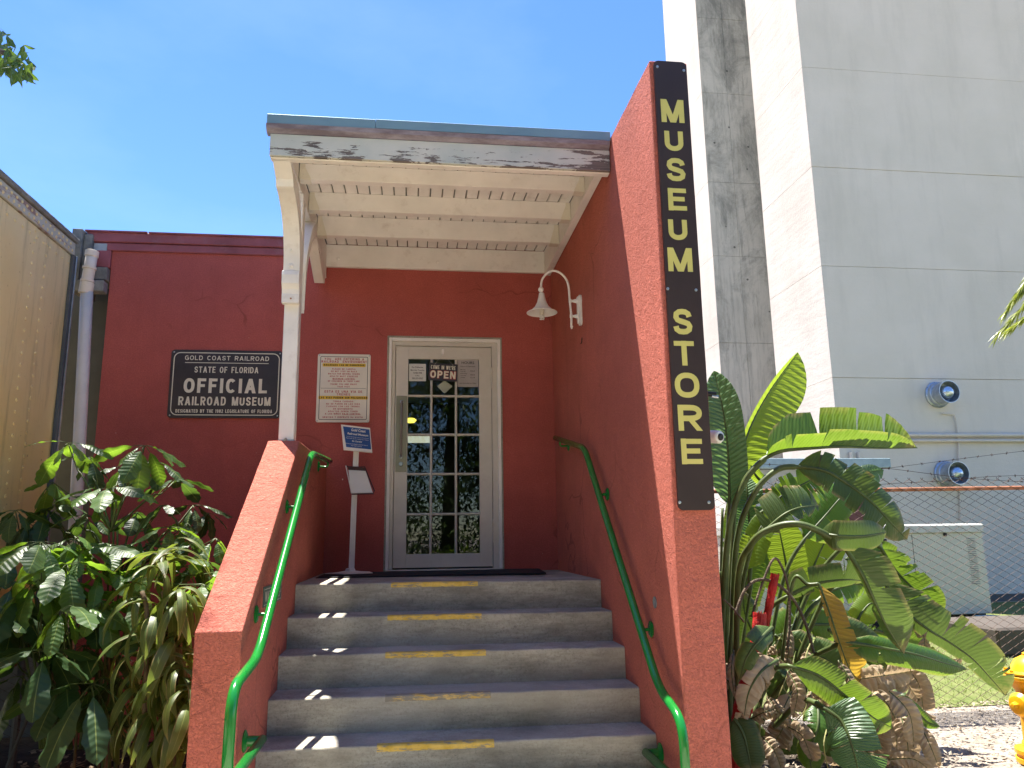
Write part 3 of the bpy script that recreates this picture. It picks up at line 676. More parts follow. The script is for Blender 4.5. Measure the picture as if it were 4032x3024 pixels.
box('ledger_board', M['cream'], cp, -.815, 1.2, -.042, -.003, 2.705, 2.914, .003)
for px in (1332, 1722, 2105):
    p = at(px, 1018+(px-1332)*.035, -.045); MB().lathe([(.016, 0), (.015, .004), (.009, .006), (.009, .012), (0, .013)], p, (0, -1, 0), 10).build('bolt', M['cream'], cp)
m = MB(); m.prism([(CY+.0425, 2.690), (-.003, 2.690), (-.003, deckz(0)-.0), (CY+.0425, deckz(CY)-.0)], 'x', 1.2005, 1.2585); m.build('right_rafter', M['cream'], cp, bevel=.003)
m = MB(); m.prism([(CY+.0425, 2.685), (-.12, 2.685), (-.003, 2.60), (-.003, 2.905), (CY+.0425, 2.80)], 'x', -.898, -.8025); m.build('left_rafter', M['cream'], cp, bevel=.004)
m = MB(); m.tube([(-.85, -.15, 2.685), (-.85, -.03, 2.62)], .012, 8); m.build('strut_shoe', M['cream'], cp)
# wall strut at the left rear
m = MB(); m.prism([(-.30, 2.684), (-.20, 2.684), (-.003, 2.50), (-.003, 2.44), (-.05, 2.44)], 'x', -.90, -.83); 
# post
postY0, postY1 = -1.60, -1.50; PX0, PX1 = -.887, -.787
box('post', M['cream'], cp, PX0, PX1, postY0, postY1, .93, 2.684, .005)
mm = MB(); mm.box(PX0-.001, PX1+.001, postY0-.002, postY1+.002, .926, .936); mm.lathe([(.013, 0), (.013, .012), (.007, .013), (.007, .02)], ((PX0+PX1)/2-.0, postY0-.018, .925), (0, 0, 1), 6)
mm.build('post_shoe', M['steel'], cp)
# curved front brace: outline in YZ, worked out from its lower joint to the front board
def brace(outer, inner, x0_, x1_, name='curved_brace'):
    m = MB(); pr = [(p.y, p.z) for p in curve([(0, *q) for q in outer], 5)] + [(p.y, p.z) for p in curve([(0, *q) for q in inner], 5)]
    m.prism(pr, 'x', x0_, x1_); return m.build(name, M['cream'], cp, bevel=.003)
brace([(-1.603, 2.10), (-1.64, 2.22), (-1.73, 2.37), (-1.84, 2.47), (-1.96, 2.53)], [(-2.20, 2.612), (-1.98, 2.612)] if False else [(-1.96, 2.53), (-2.04, 2.545), (-2.10, 2.57), (-2.20, 2.612)], PX0-.004, PX1+.004, 'curved_brace') if False else None
m = MB(); lo = curve([(0, -1.665, 2.085), (0, -1.68, 2.20), (0, -1.74, 2.33), (0, -1.84, 2.43), (0, -1.99, 2.497)], 6); up = curve([(0, -1.86, 2.612), (0, -1.76, 2.54), (0, -1.67, 2.42), (0, -1.612, 2.26), (0, -1.602, 2.085)], 6)
pr = [(p.y, p.z) for p in lo]+[(-2.06, 2.505), (-2.08, 2.55), (-2.205, 2.612)]+[(p.y, p.z) for p in up]
vs = []
# fill as a strip so that the concave outline stays clean
nL = len(lo); nU = len(up); lowp = [(p.y, p.z) for p in lo]+[(-2.06, 2.505), (-2.08, 2.55), (-2.205, 2.6135)]; upp = [(p.y, p.z) for p in up][::-1]+[(-2.0, 2.6137), (-2.204, 2.6138)]
K = 36
def resample(pl, K):
    L_ = [0]; 
    for i in range(1, len(pl)): L_.append(L_[-1]+math.hypot(pl[i][0]-pl[i-1][0], pl[i][1]-pl[i-1][1]))
    out = []
    for q in range(K+1):
        s_ = L_[-1]*q/K; i = 1
        while i < len(L_)-1 and L_[i] < s_: i += 1
        f_ = (s_-L_[i-1])/max(1e-9, L_[i]-L_[i-1]); out.append((pl[i-1][0]+(pl[i][0]-pl[i-1][0])*f_, pl[i-1][1]+(pl[i][1]-pl[i-1][1])*f_))
    return out
def strip_solid(lowp, upp, x0_, x1_, name, mat=None, par=None):
    A_ = resample(lowp, K); B_ = resample(upp, K); vs = []
    for x in (x0_, x1_):
        vs += [(x, *p) for p in A_]; vs += [(x, *p) for p in B_]
    n = K+1; fs = []
    for i in range(K):
        fs += [(i, i+1, n+i+1, n+i), (2*n+i, 3*n+i, 3*n+i+1, 2*n+i+1), (i, 2*n+i, 2*n+i+1, i+1), (n+i, n+i+1, 3*n+i+1, 3*n+i)]
    fs += [(0, n, 3*n, 2*n), (K, 2*n+K, 3*n+K, n+K)]
    return MB().add(vs, fs).build(name, mat or M['cream'], par or cp, bevel=.002)
strip_solid(lowp, upp, PX0-.006, PX1+.002, 'curved_brace')
# rear curved brace towards the wall, thinner and set beside the post
lr = curve([(0, -1.498, 1.83), (0, -1.47, 2.05), (0, -1.38, 2.27), (0, -1.22, 2.46), (0, -1.02, 2.60)], 6); ur = curve([(0, -1.495, 2.10), (0, -1.46, 2.25), (0, -1.36, 2.42), (0, -1.24, 2.56), (0, -1.12, 2.66)], 6)
strip_solid([(p.y, p.z) for p in lr]+[(-.98, 2.684)], [(p.y, p.z) for p in ur]+[(-1.10, 2.684)], PX0+.02, PX1+.02, 'rear_curved_brace')
# knee strut at the wall end of the left rafter
m = MB(); m.add([(x, y, z) for x in (-.893, -.808) for y, z in ((-.62, 2.684), (-.46, 2.684), (-.05, 2.685), (-.05, 2.54), (-.11, 2.52))], [(0, 1, 2, 3, 4), (5, 9, 8, 7, 6), (0, 5, 6, 1), (1, 6, 7, 2), (2, 7, 8, 3), (3, 8, 9, 4), (4, 9, 5, 0)]); m.build('rafter_foot', M['cream'], cp, bevel=.003)
def bolt(p, ax=(0, -1, 0), r=.017, par=cp): return MB().lathe([(r, 0), (r, .004), (r*.55, .006), (r*.5, .014), (0, .016)], p, ax, 12).build('bolt', M['cream'], par)
zc = [2.045, 1.985]
# scroll block under the brace
m = MB(); sc = [(-1.602, 2.082), (-1.675, 2.082), (-1.684, 2.05), (-1.680, 1.99), (-1.655, 1.955), (-1.648, 1.925), (-1.652, 1.915), (-1.650, 1.86), (-1.602, 1.86)]
m.prism(sc, 'x', PX0-.012, PX1+.004); m.build('scroll_block', M['cream'], cp, bevel=.003)
MB().lathe([(.006, 0), (.006, .003), (0, .004)], ((PX0+PX1)/2, -1.6535, 1.89), (0, -1, 0), 8).build('rusty_nail', M['rust'], cp)
for py, yb in ((988, -1.676), (1047, -1.666)): p = at(1147, py, yb); bolt(p, r=.020)
for px, py in ((1104, 706), (1118, 735)):
    p = at(px, py, -1.93); 
    MB().lathe([(.014, 0), (.014, .006), (.007, .007), (.007, .012)], (p.x, p.y, p.z), (0, -.75, -.66), 10).build('bolt', M['cream'], cp)
for px, py in ((1197, 755), (1196, 794), (1213, 794), (1210, 832)):
    p = atx(px, py, PX1+.018); bolt((-.7995, p.y, min(p.z, 2.78)), (1, 0, 0), .012)

# ================================================================== WALL LAMP
lm = thing('wall_lamp', 'cream gooseneck wall lamp with bell shade and spiral bulb', 'lamp', (xR, -1.25, 1.99)); LY = -1.25
pw2 = []
for py, hw in ((1153, .020), (1165, .034), (1178, .036), (1190, .030), (1215, .032), (1240, .030), (1252, .036), (1265, .034), (1277, .018)):
    z = atx(2290, py, xR-.01).z; pw2.append((z, hw))
prf = [(LY-h, z) for z, h in pw2]+[(LY+h, z) for z, h in reversed(pw2)]
m = MB(); m.prism(prf, 'x', xR-.022, xR-.0005); prf2 = [((y-LY)*.7+LY, (z-1.99)*.9+1.99) for y, z in prf]; m.prism(prf2, 'x', xR-.034, xR-.0225); m.build('wall_plate', M['cream'], lm, bevel=.004, seg=2)
ap = [at(px, py, LY) for px, py in ((2250, 1288), (2249, 1240), (2243, 1180), (2237, 1120), (2218, 1085), (2187, 1067), (2157, 1074), (2135, 1100), (2130, 1132))]
MB().tube(curve(ap, 6), .0088, 12).build('gooseneck', M['cream'], lm, smooth=True)
for py in (1185, 1245):
    q = at(2245+(py-1185)*.07, py, LY); m = MB(); m.lathe([(.0125, -.012), (.0125, .012)], q, (0, 0, 1), 14); m.lathe([(.007, 0), (.010, .02), (.019, xR-.034-q.x)], q, (1, 0, 0), 14); m.build('arm_bracket', M['cream'], lm, smooth=True, sharp=30)
q = at(2251, 1290, LY); MB().lathe([(0, -.012), (.006, -.01), (.008, .0), (.012, .005), (.011, .014), (.009, .018)], q, (0, 0, 1), 12).build('finial', M['cream'], lm, smooth=True)
q = at(2130, 1140, LY); MB().lathe([(.008, .022), (.014, .016), (.021, .006), (.021, -.006), (.015, -.016), (.011, -.021)], q, (0, 0, 1), 16).build('ball_joint', M['cream'], lm, smooth=True)
zt = at(2130, 1152, LY).z; zbm = at(2135, 1230, LY).z; H_ = zt-zbm; xq = at(2133, 1190, LY).x
po = [(.013, 0), (.020, -.04*H_), (.026, -.25*H_), (.036, -.5*H_), (.054, -.72*H_), (.080, -.88*H_), (.100, -.965*H_), (.116, -1.0*H_), (.117, -1.03*H_)]
pi = [(r_-.003, h-.001) for r_, h in reversed(po[1:])]
MB().lathe(po+pi, (xq, LY, zt), (0, 0, 1), 36).build('bell_shade', M['cream'], lm, smooth=True)
MB().lathe([(.017, 0), (.018, -.045), (.018, -.09), (.0, -.09)], (xq, LY, zbm+.07), (0, 0, 1), 16).build('bulb_base', M['white'], lm, smooth=True, sharp=30)
hp_ = [Vector((xq+.016*math.cos(t_*.55)*(1-.0*t_), LY+.016*math.sin(t_*.55), zbm-.020-.0012*t_)) for t_ in range(0, 34)]
MB().tube(hp_, .0048, 7).build('spiral_bulb', plain('bulb_white', (.8, .8, .75), .3, bump=0), lm, smooth=True)

# ================================================================== HANDRAILS
def handrail(X, wallx, pts, mounts, label, rr=.0215):
    t_ = thing('handrail', label, 'handrail', (X, -2.2, -.3), 'green handrails along the steps')
    MB().tube(fillet([(X, y, z) for y, z in pts], .11, 8), rr, 18).build('rail', M['green'], t_, smooth=True)
    s = 1 if wallx > X else -1
    for (y, z) in mounts:
        m = MB(); wx = wallx - s*.001
        m.lathe([(.042, 0), (.042, .005), (.030, .012), (.016, .014)], (wx, y, z-.05), (-s, 0, 0), 20)
        m.tube(curve([(wx-s*.01, y, z-.05), (X+s*.012, y, z-.052), (X, y, z-.038), (X, y, z-.02)], 5), .0085, 10)
        m.build('bracket', M['green'], t_, smooth=True, sharp=40)
    return t_
handrail(-.67, xL, [(-.44, .905), (-1.60, .845), (-3.13, -.215), (-3.60, -.26), (-3.62, -.60), (-2.93, -.60)],
         [(-.60, .897), (-2.05, .53), (-2.83, -.01)], 'green tubular handrail on the left parapet wall, catching the sun')
handrail(1.19, xR, [(-.42, 1.10), (-1.52, .89), (-2.97, -.44), (-3.29, -.52), (-3.30, -.80), (-2.70, -.80)],
         [(-.62, 1.06), (-1.84, .60), (-2.66, -.155)], 'green tubular handrail on the tall sign wall, mostly in shade')
for nm, X, wx, y, z in (('a', -.67, xL, -2.95, -.60), ('b', 1.19, xR, -2.72, -.80)):
    s = 1 if wx > X else -1; m = MB(); m.lathe([(.048, 0), (.048, .005), (.034, .012), (.024, .016), (.021, abs(wx-X))], (wx-s*.001, y, z), (-s, 0, 0), 20)
    par = bpy.data.objects['handrail' if nm == 'a' else 'handrail.001']; m.build('wall_flange', M['green'], par, smooth=True, sharp=40)
tag(MB().lathe([(.030, 0), (.030, .003), (.010, .003), (.010, .0015), (0, .0015)], atx(2579, 2372, xR-.003), (-1, 0, 0), 20).build('conduit_cap', M['steel']), 'round grey metal cap on the inner face of the sign wall', 'cap')
p_ = atx(2292, 1345, xR-.002)
tag(MB().tube([p_+Vector((0, 0, .03)), p_+Vector((-.004, 0, -.01)), p_+Vector((-.014, -.01, -.018))], .0035, 6).build('wall_hook', M['slot']), 'small dark hook stub on the sign wall below the lamp', 'hook')

# ================================================================== SIGNS
# official sign on the red wall
og = thing('museum_plaque', 'dark enamel OFFICIAL RAILROAD MUSEUM plaque on the red wall left of the post', 'sign', (-1.62, -.01, 1.6))
ocx, ocz, ow, oh = -1.62, 1.617, .934, .598
plate('board', M['signblk'], og, ocx, ocz, ow, oh, .03, -.014, -.003)
ring('border_line', M['ivory'], og, ocx, ocz, ow-.045, oh-.045, .055, .0075, -.0156, -.0145)
for s_, cz_, w_, h_, bd_ in (('GOLD COAST RAILROAD', 1.845, .705, .040, .17), ('STATE OF FLORIDA', 1.741, .535, .054, .16), ('OFFICIAL', 1.600, .695, .128, .21), ('RAILROAD MUSEUM', 1.465, .765, .076, .18), ('DESIGNATED BY THE 1982 LEGISLATURE OF FLORIDA', 1.378, .80, .030, .19)):
    caps('lettering', s_, M['ivory'], og, ocx, cz_, w_, h_, -.0152, bd_)
box('rule_line', M['ivory'], og, ocx-.35, ocx+.35, -.0156, -.0145, 1.799, 1.8045, 0)
for a_ in (-1, 1):
    for b2 in (-1, 1): MB().lathe([(.007, 0), (.006, .003), (0, .004)], (ocx+a_*(ow/2-.022), -.0141, ocz+b2*(oh/2-.022)), (0, -1, 0), 10).build('screw', M['steel'], og)
# warning sign
wg = thing('warning_sign', 'white bilingual railroad environment warning sign between post and door', 'sign', (-.62, -.01, 1.6))
wcx, wcz, ww, wh = -.62, 1.592, .460, .612
plate('board', M['white'], wg, wcx, wcz, ww, wh, .016, -.012, -.003)
ring('border_line', M['blkink'], wg, wcx, wcz, ww-.045, wh-.045, .012, .0045, -.0132, -.0125)
def wz(f): return wcz+wh/2-f*wh
W1 = [('YOU  ARE ENTERING A', .073, .345, .021, .012), ('RAILROAD  ENVIRONMENT', .113, .395, .021, .012), ('PLEASE BE CAREFUL', .222, .205, .0135, .008), ('DO NOT STEP ON RAILS', .257, .225, .0135, .008), ('WATCH FOR MOVING TRAINS', .293, .275, .0135, .008), ('ADULTS MUST EXERCISE', .329, .245, .0135, .008), ('MAXIMUM CONTROL', .365, .195, .0135, .008), ('OF CHILDREN IN THEIR CARE', .401, .275, .0135, .008), ('THANK YOU AND ENJOY', .445, .23, .0135, .008), ('YOUR VISIT', .482, .108, .0135, .008),
      ('ESTA ES UNA VIA DE', .553, .325, .021, .012), ('TRENES', .595, .118, .020, .012), ('TENGA CUIDADO', .697, .172, .0135, .008), ('NO SE PAREN EN LAS VIAS', .734, .29, .0135, .008), ('CUIDADO CON LOS TRENES', .770, .285, .0135, .008), ('EN MOVIMIENTO', .806, .168, .0135, .008), ('ADULTOS DEBEN TENER', .842, .255, .0135, .008), ('A LOS NI\u00d1OS BAJO CONTROL', .878, .305, .0145, .008), ('GRACIAS Y DISFRUTE SU VISITA', .926, .345, .0145, .008)]
for s_, f_, w_, h_, off in W1: caps('lettering', s_, M['redink'], wg, wcx, wz(f_), w_, h_, -.0126, .19 if off > .01 else .21, .2)
box('underline', M['redink'], wg, wcx-.095, wcx+.095, -.0130, -.0121, wz(.380), wz(.377), 0); box('underline', M['redink'], wg, wcx+.005, wcx+.155, -.0130, -.0121, wz(.893), wz(.890), 0)
plate('yellow_band', M['yelband'], wg, wcx, wz(.163), .375, .030, .008, -.0128, -.0121); plate('yellow_band', M['yelband'], wg, wcx, wz(.643), .425, .030, .008, -.0128, -.0121)
caps('lettering', 'RAILROADS CAN BE DANGEROUS', M['blkink'], wg, wcx, wz(.163), .35, .0155, -.0132, .24); caps('lettering', 'LAS VIAS PUEDEN SER PELIGROSAS', M['blkink'], wg, wcx, wz(.643), .41, .0165, -.0132, .24)
box('rule_line', M['blkink'], wg, wcx-.195, wcx+.195, -.0130, -.0121, wz(.508), wz(.504), 0)
for a_ in (-1, 1):
    for b2 in (-1, 1): MB().lathe([(.006, 0), (.005, .003), (0, .004)], (wcx+a_*(ww/2-.012), -.0121, wcz+b2*(wh/2-.012)), (0, -1, 0), 10).build('screw', M['steel'], wg)
# vertical store sign
vg = thing('store_sign', 'tall dark vertical sign with straw yellow MUSEUM STORE letters', 'sign', (1.374, YF-.01, 1.6))
vw, vz0, vz1 = .186, .402, 2.842; vcx = 1.376
plate('board', M['signbrn'], vg, vcx, (vz0+vz1)/2, vw, vz1-vz0, .028, YF-.016, YF-.004)
LT = [('M', 2603, 2693, 392, 482), ('U', 2617, 2690, 507, 594), ('S', 2623, 2700, 622, 713), ('E', 2631, 2703, 741, 829), ('U', 2632, 2706, 855, 945), ('M', 2630, 2726, 976, 1069), ('S', 2649, 2727, 1216, 1317), ('T', 2655, 2734, 1342, 1439), ('O', 2657, 2754, 1467, 1566), ('R', 2670, 2765, 1594, 1696), ('E', 2683, 2766, 1727, 1828)]
for ch, x0_, x1_, y0_, y1_ in LT:
    a = at((x0_+x1_)/2-(x1_-x0_)/2, (y0_+y1_)/2, YF-.017); b_ = at((x0_+x1_)/2+(x1_-x0_)/2, (y0_+y1_)/2, YF-.017)
    zt_ = at((x0_+x1_)/2, y0_, YF-.017).z; zb_ = at((x0_+x1_)/2, y1_, YF-.017).z
    caps('letter', ch, M['yprint'], vg, (a.x+b_.x)/2, (zt_+zb_)/2, b_.x-a.x, zt_-zb_, YF-.0165, .215)
for px, py in ((2588, 263), (2692, 278), (2629, 1137), (2740, 1142), (2676, 1978), (2791, 1978)):
    p = at(px, py, YF-.017); MB().lathe([(.008, 0), (.0075, .003), (.003, .004), (.003, .002), (0, .002)], p, (0, -1, 0), 12).build('screw', M['steel'], vg)
# small step sign on the parapet's inner face
p0_ = atx(1035, 2320, xL+.004); mg = thing('step_sign', 'small green-grey WATCH STEP plate on the parapet behind the handrail', 'sign', (xL, -2.4, 0))
za_, zb_ = .055, -.045; ya_, yb_ = -2.66, -2.12
FR = Matrix(((0, 0, 1, xL+.003), (1, 0, 0, -2.39), (0, 1, 0, .0), (0, 0, 0, 1)))
m = MB(); m.box(xL+.0005, xL+.004, ya_, yb_, zb_, za_); m.build('board', plain('dull_teal', (.07, .12, .10), .5), mg)
caps('lettering', 'WATCH STEP', M['ivory'], mg, 0, .004, .46, .05, .0014, .16, .17, frame=FR)
for a_, b2, c_, d_ in ((-.25, .25, .040, .043), (-.25, .25, -.037, -.034)):
    box('border_line', M['ivory'], mg, xL+.004, xL+.005, -2.39+a_, -2.39+b2, c_, d_, 0)

# ================================================================== MAT, STAND
m = MB(); vs = []
for i in range(41):
    x = -.70+1.71*i/40; wv = .004*noise.noise(Vector((x*6, 1, 0)))
    vs += [(x-.0, -.86+wv, .004+abs(wv)*.6), (x, -.86+wv, .013+abs(wv)), (x+(.0 if i < 40 else .07), -.06, .013+.003*noise.noise(Vector((x*9, 3, 0)))), (x+(0 if i < 40 else .07), -.06, .004)]
m.add(vs, [(i*4+q, (i+1)*4+q, (i+1)*4+(q+1) % 4, i*4+(q+1) % 4) for i in range(40) for q in range(4)]+[(0, 1, 2, 3), (163, 162, 161, 160)])
tag(m.build('door_mat', M['black']), 'long black rubber mat on the landing in front of the door', 'mat')
sd = thing('sign_stand', 'cream floor stand with blue museum notice and empty leaflet tray', 'stand', (-.50, -.30, 0)); SY = -.30
MB().lathe([(.205, .014), (.205, .019), (.10, .026), (.045, .034), (.040, .05), (.028, .055)], (-.495, SY, 0), (0, 0, 1), 5).build('base_plate', M['cream'], sd, bevel=.003)
x_ = at(1385, 2200, SY).x; xt_ = at(1408, 1700, SY).x
m = MB(); zt_ = 1.10
for dx0, dx1, yy in ((-.022, -.008, .0), (-.007, .007, -.004), (.008, .022, 0)):
    m.add([(x_+dx, y, z) if z < .5 else (xt_+dx-.006, y, z) for z in (.05, zt_) for dx in (dx0, dx1) for y in (SY-.012+yy, SY+.012)], [(0, 1, 3, 2), (4, 6, 7, 5), (0, 4, 5, 1), (2, 3, 7, 6), (0, 2, 6, 4), (1, 5, 7, 3)])
m.build('pole', M['cream'], sd, bevel=.001)
def quad_panel(px4, y4, th, name, mat, par):
    P = [at(p[0], p[1], y) for p, y in zip(px4, y4)]; nrm = (P[1]-P[0]).cross(P[3]-P[0]).normalized()
    if nrm.y > 0: nrm = -nrm
    Q = [p-nrm*th for p in P]; m = MB(); m.add(P+Q, [(0, 1, 2, 3), (7, 6, 5, 4), (0, 4, 5, 1), (1, 5, 6, 2), (2, 6, 7, 3), (3, 7, 4, 0)]); m.build(name, mat, par, bevel=.001); return P, nrm
P, nrm = quad_panel([(1343, 1671), (1457, 1685), (1466, 1782), (1353, 1771)], [-.33, -.31, -.38, -.40], .012, 'sign_frame', M['white'], sd)
def bil(P, u, v): return P[0]*(1-u)*(1-v)+P[1]*u*(1-v)+P[2]*u*v+P[3]*(1-u)*v
Q4 = [bil(P, .06, .07)+nrm*.001, bil(P, .97, .07)+nrm*.001, bil(P, .97, .88)+nrm*.001, bil(P, .10, .88)+nrm*.001]; Q5 = [q-nrm*.0008 for q in Q4]
MB().add(Q4+Q5, [(0, 1, 2, 3), (7, 6, 5, 4), (0, 4, 5, 1), (1, 5, 6, 2), (2, 6, 7, 3), (3, 7, 4, 0)]).build('blue_notice', M['blue'], sd)
ex = ((Q4[1]-Q4[0])+(Q4[2]-Q4[3])).normalized(); ey = nrm.cross(ex).normalized(); cc = sum(Q4, Vector())/4; wq = (Q4[1]-Q4[0]).length; hq = (Q4[3]-Q4[0]).length
F = Matrix(((ex.x, ey.x, nrm.x, cc.x), (ex.y, ey.y, nrm.y, cc.y), (ex.z, ey.z, nrm.z, cc.z), (0, 0, 0, 1)))
for s_, cz_, w_, h_, o2 in (('Gold Coast', .36, .55, .13, .03), ('Railroad Museum', .17, .78, .10, .03), ('You are entering a railroad environment', .02, .84, .045, .003), ('Railroads can be dangerous. Please', -.06, .84, .045, .003), ('Be Careful', -.17, .36, .075, .02), ('Parents should maintain maximum control', -.31, .82, .045, .003), ('over their children', -.39, .40, .045, .003)):
    text('lettering', s_, M['white'], sd, 0, cz_*hq, w_*wq, h_*hq, .0008, o2, .0003, frame=F)
P, nrm = quad_panel([(1372, 1850), (1440, 1854), (1468, 1940), (1382, 1942)], [-.34, -.32, -.40, -.42], .006, 'leaflet_tray', M['white'], sd)
m = MB(); t1 = at(1363, 1832, -.34); t2 = at(1438, 1836, -.32); t3 = at(1474, 1938, -.40); t4 = at(1470, 1946, -.42)
mrn = plain('maroon_plastic', (.05, .018, .02), .5)
m.tube([at(1362, 1834, -.345), at(1372, 1838, -.35), at(1405, 1840, -.34), at(1436, 1838, -.33), at(1448, 1870, -.35), at(1474, 1932, -.40), at(1470, 1944, -.42), at(1385, 1946, -.43)], .0055, 8)
m.add([P[0]+Vector((-.008, -.002, .028)), P[1]+Vector((0, -.002, .024)), P[1]+Vector((0, -.0015, 0)), P[0]+Vector((0, -.0015, 0)), P[0]+Vector((-.008, .004, .028)), P[1]+Vector((0, .004, .024)), P[1]+Vector((0, .004, 0)), P[0]+Vector((0, .004, 0))], [(0, 1, 2, 3), (7, 6, 5, 4), (0, 4, 5, 1), (1, 5, 6, 2), (2, 6, 7, 3), (3, 7, 4, 0)])
m.build('tray_edge', mrn, sd)
m = MB(); m.tube([at(1362, 1834, -.35), at(1384, 1942, -.43)], .0045, 6); m.tube([at(1349, 1985-100, -.33), at(1349, 1990-100, -.33)], .004, 6); m.build('tray_side', M['white'], sd)

# ================================================================== DOWNPIPE, GUTTER BOX, RAILCAR
dp = thing('downpipe', 'white plastic downpipe with a kinked joint beside the red wall', 'pipe', (-2.72, -.12, GZ))
a = at(342, 1150, -.12); c_ = at(300, 2000, -.12); bt = Vector((c_.x+(c_.x-a.x)*.7, -.12, GZ))
MB().tube([a, c_, bt], .049, 18).build('pipe', M['pvc'], dp, smooth=True)
k1 = at(340, 1135, -.12); k2 = at(352, 1060, -.12); k3 = at(362, 1000, -.12)
MB().tube([k1+Vector((0, 0, -.05)), k1, at(343, 1108, -.12), k2, k3], .0475, 18).build('elbow_pipe', M['pvc'], dp, smooth=True)
for q_, r_, dz in ((k1, .056, .05), (at(344, 1106, -.12), .055, .012), (k2+Vector((0, 0, .01)), .055, .014), (k3, .054, .028)):
    MB().lathe([(.049, -dz), (r_, -dz+.003), (r_, dz-.003), (.049, dz)], q_, (.08, 0, 1), 20).build('coupling', M['pvc'], dp, smooth=True, sharp=40)
gb = thing('gutter_box', 'weathered timber gutter box between the yellow railcar and red building', 'gutter', (-2.8, .05, 2.6))
box('box_front', M['wood'], gb, -2.96, -2.875, -.09, .3, 2.42, 2.965, .005); box('box_back', M['wood'], gb, -2.873, -2.80, -.06, .3, 2.64, 2.93, .005); box('box_side', M['wood'], gb, -2.895, -2.66, -.05, .22, 2.52, 2.635, .005)
box('box_lid', plain('grey_tin', (.33, .36, .38), .5), gb, -2.80, -2.69, -.03, .3, 2.72, 2.86, .004); box('beam', M['wood'], gb, -2.92, -2.66, -.10, .0, 2.40, 2.50, .006)
gw = box('grey_infill', M['greywall'], None, -4.5, -2.652, .35, .40, GZ, 2.66, .003); tag(gw, 'added dark grey screen in the gap beside the downpipe', 'infill')  # sheet added for the dark grey space between railcar and wall
rc = thing('railcar', 'faded yellow riveted railcar side along the left edge', 'railcar', (-4.3, -5, GZ))
RX = -2.90; RE = -.17; RS = -11.0
m = MB(); m.box(-5.9, RX, RS, RE, -.39, 2.68); m.build('body_side', M['car'], rc, bevel=.01, seg=2)
m = MB(); m.box(-5.89, RX+.014, RS, RE+.004, 2.683, 2.795); m.build('letter_band', M['band'], rc, bevel=.005)
m = MB(); pr = [(RX+.03, 2.80), (RX+.04, 2.835), (RX-.10, 2.92), (-4.4, 3.3), (-5.8, 2.92), (-5.93, 2.80)]; m.prism(pr, 'y', RS, RE+.02); m.build('roof', M['wood'], rc, bevel=.006)
box('end_post', M['greywall'], rc, RX+.002, RX+.03, RE-.045, RE+.012, -.39, 2.68, .003)
box('end_trim', M['steel'], rc, RX+.031, RX+.04, RE-.01, RE+.014, -.39, 2.68, .002)
box('frame_sill', plain('rust_brown_sill', (.16, .07, .03), .8), rc, -5.8, RX-.05, RS, RE-.1, -.62, -.392, .004)
m = MB()
def rivet(y, z, x=RX, r=.014): m.lathe([(r, 0), (r*.8, .005), (0, .008)], (x, y, z), (1, 0, 0), 6)
for c_y in (-.62, -1.9, -3.2, -4.5):
    for i in range(34): rivet(c_y, -.30+i*.088); rivet(c_y-.20, -.26+i*.088)
for i in range(70): rivet(RE-.05-.075*i, 2.715, RX+.014); rivet(RE-.09-.075*i, 2.762, RX+.014); rivet(RE-.07-.11*i, 2.60)
o = m.build('rivets', M['car'], rc); o['kind'] = 'stuff'

# ================================================================== CHAIN-LINK FENCES
def chain(name_par, x0_, x1_, Y, z0_, z1_, cw=.064, r=.0021):
    m = MB(); n = int((x1_-x0_)/cw); h = cw*.52; k = int((z1_-z0_)/h)
    for i in range(n+1):
        pts = []; xc = x0_+i*cw
        for j in range(k+1):
            s = 1 if (j+i) % 2 else -1
            pts.append((xc+s*cw*.5, Y+s*.0035+.004*noise.noise(Vector((xc*2, j*.1, 0))), z1_-j*h))
        s = 1 if (i) % 2 else -1
        m.tube([(xc+s*cw*.5-.35*s*cw*.5, Y, z1_+.016)]+pts, r, 3, caps=False)
    o = m.build('chain_link_mesh', M['wire'], name_par); o['kind'] = 'stuff'; return o
FY = -.2
fr1 = thing('chain_link_fence', 'rusty chain-link fence with barbed wire behind the paddle-leaved plant', 'fence', (4, FY, GZ))
chain(fr1, 1.62, 6.9, FY, GZ+.03, .748, .064, .0034)
MB().tube([(1.6, FY+.02, .655), (3.9, FY+.02, .655), (5.7, FY+.02, .668), (7.2, FY+.02, .67)], .019, 10).build('top_rail', M['rust'], fr1, smooth=True)
for X in (3.69, 6.95): MB().tube([(X, FY+.045, GZ), (X, FY+.045, .80), (X, FY+.0, .98)], .026, 10).build('fence_post', plain('dark_post', (.06, .055, .05), .7), fr1)
for pts in (((3500, 1843), (3700, 1817), (3850, 1798), (4032, 1776), (4300, 1745)), ((3240, 1838), (3400, 1842), (3500, 1845), (3753, 1877), (3970, 1894), (4300, 1905)), ((3200, 1925), (3500, 1905), (3740, 1892), (3860, 1879), (4032, 1872), (4300, 1868)), ((2900, 1822), (3060, 1830), (3240, 1838), (3500, 1843)), ((2900, 1850), (3240, 1846), (3500, 1845))):
    P = curve([at(px, py, FY-.02) for px, py in pts], 6); m = MB(); m.tube(P, .0026, 4); L_ = 0
    for i in range(1, len(P)):
        L_ += (P[i]-P[i-1]).length
        if L_ > .115:
            L_ = 0; c = P[i]; d_ = (P[i]-P[i-1]).normalized()
            m.lathe([(.0045, -.007), (.005, .007)], c, d_, 5)
            for q in range(2):
                e = Vector((random.uniform(-.4, .4), random.uniform(-1, 1), random.uniform(-1, 1))).normalized()*.016; m.tube([c-e, c+e], .0016, 3)
    m.build('barbed_wire', M['wire'], fr1)
fr2 = thing('chain_link_fence', 'low chain-link fence in shade below the yellow railcar', 'fence', (-2.3, -.95, GZ))
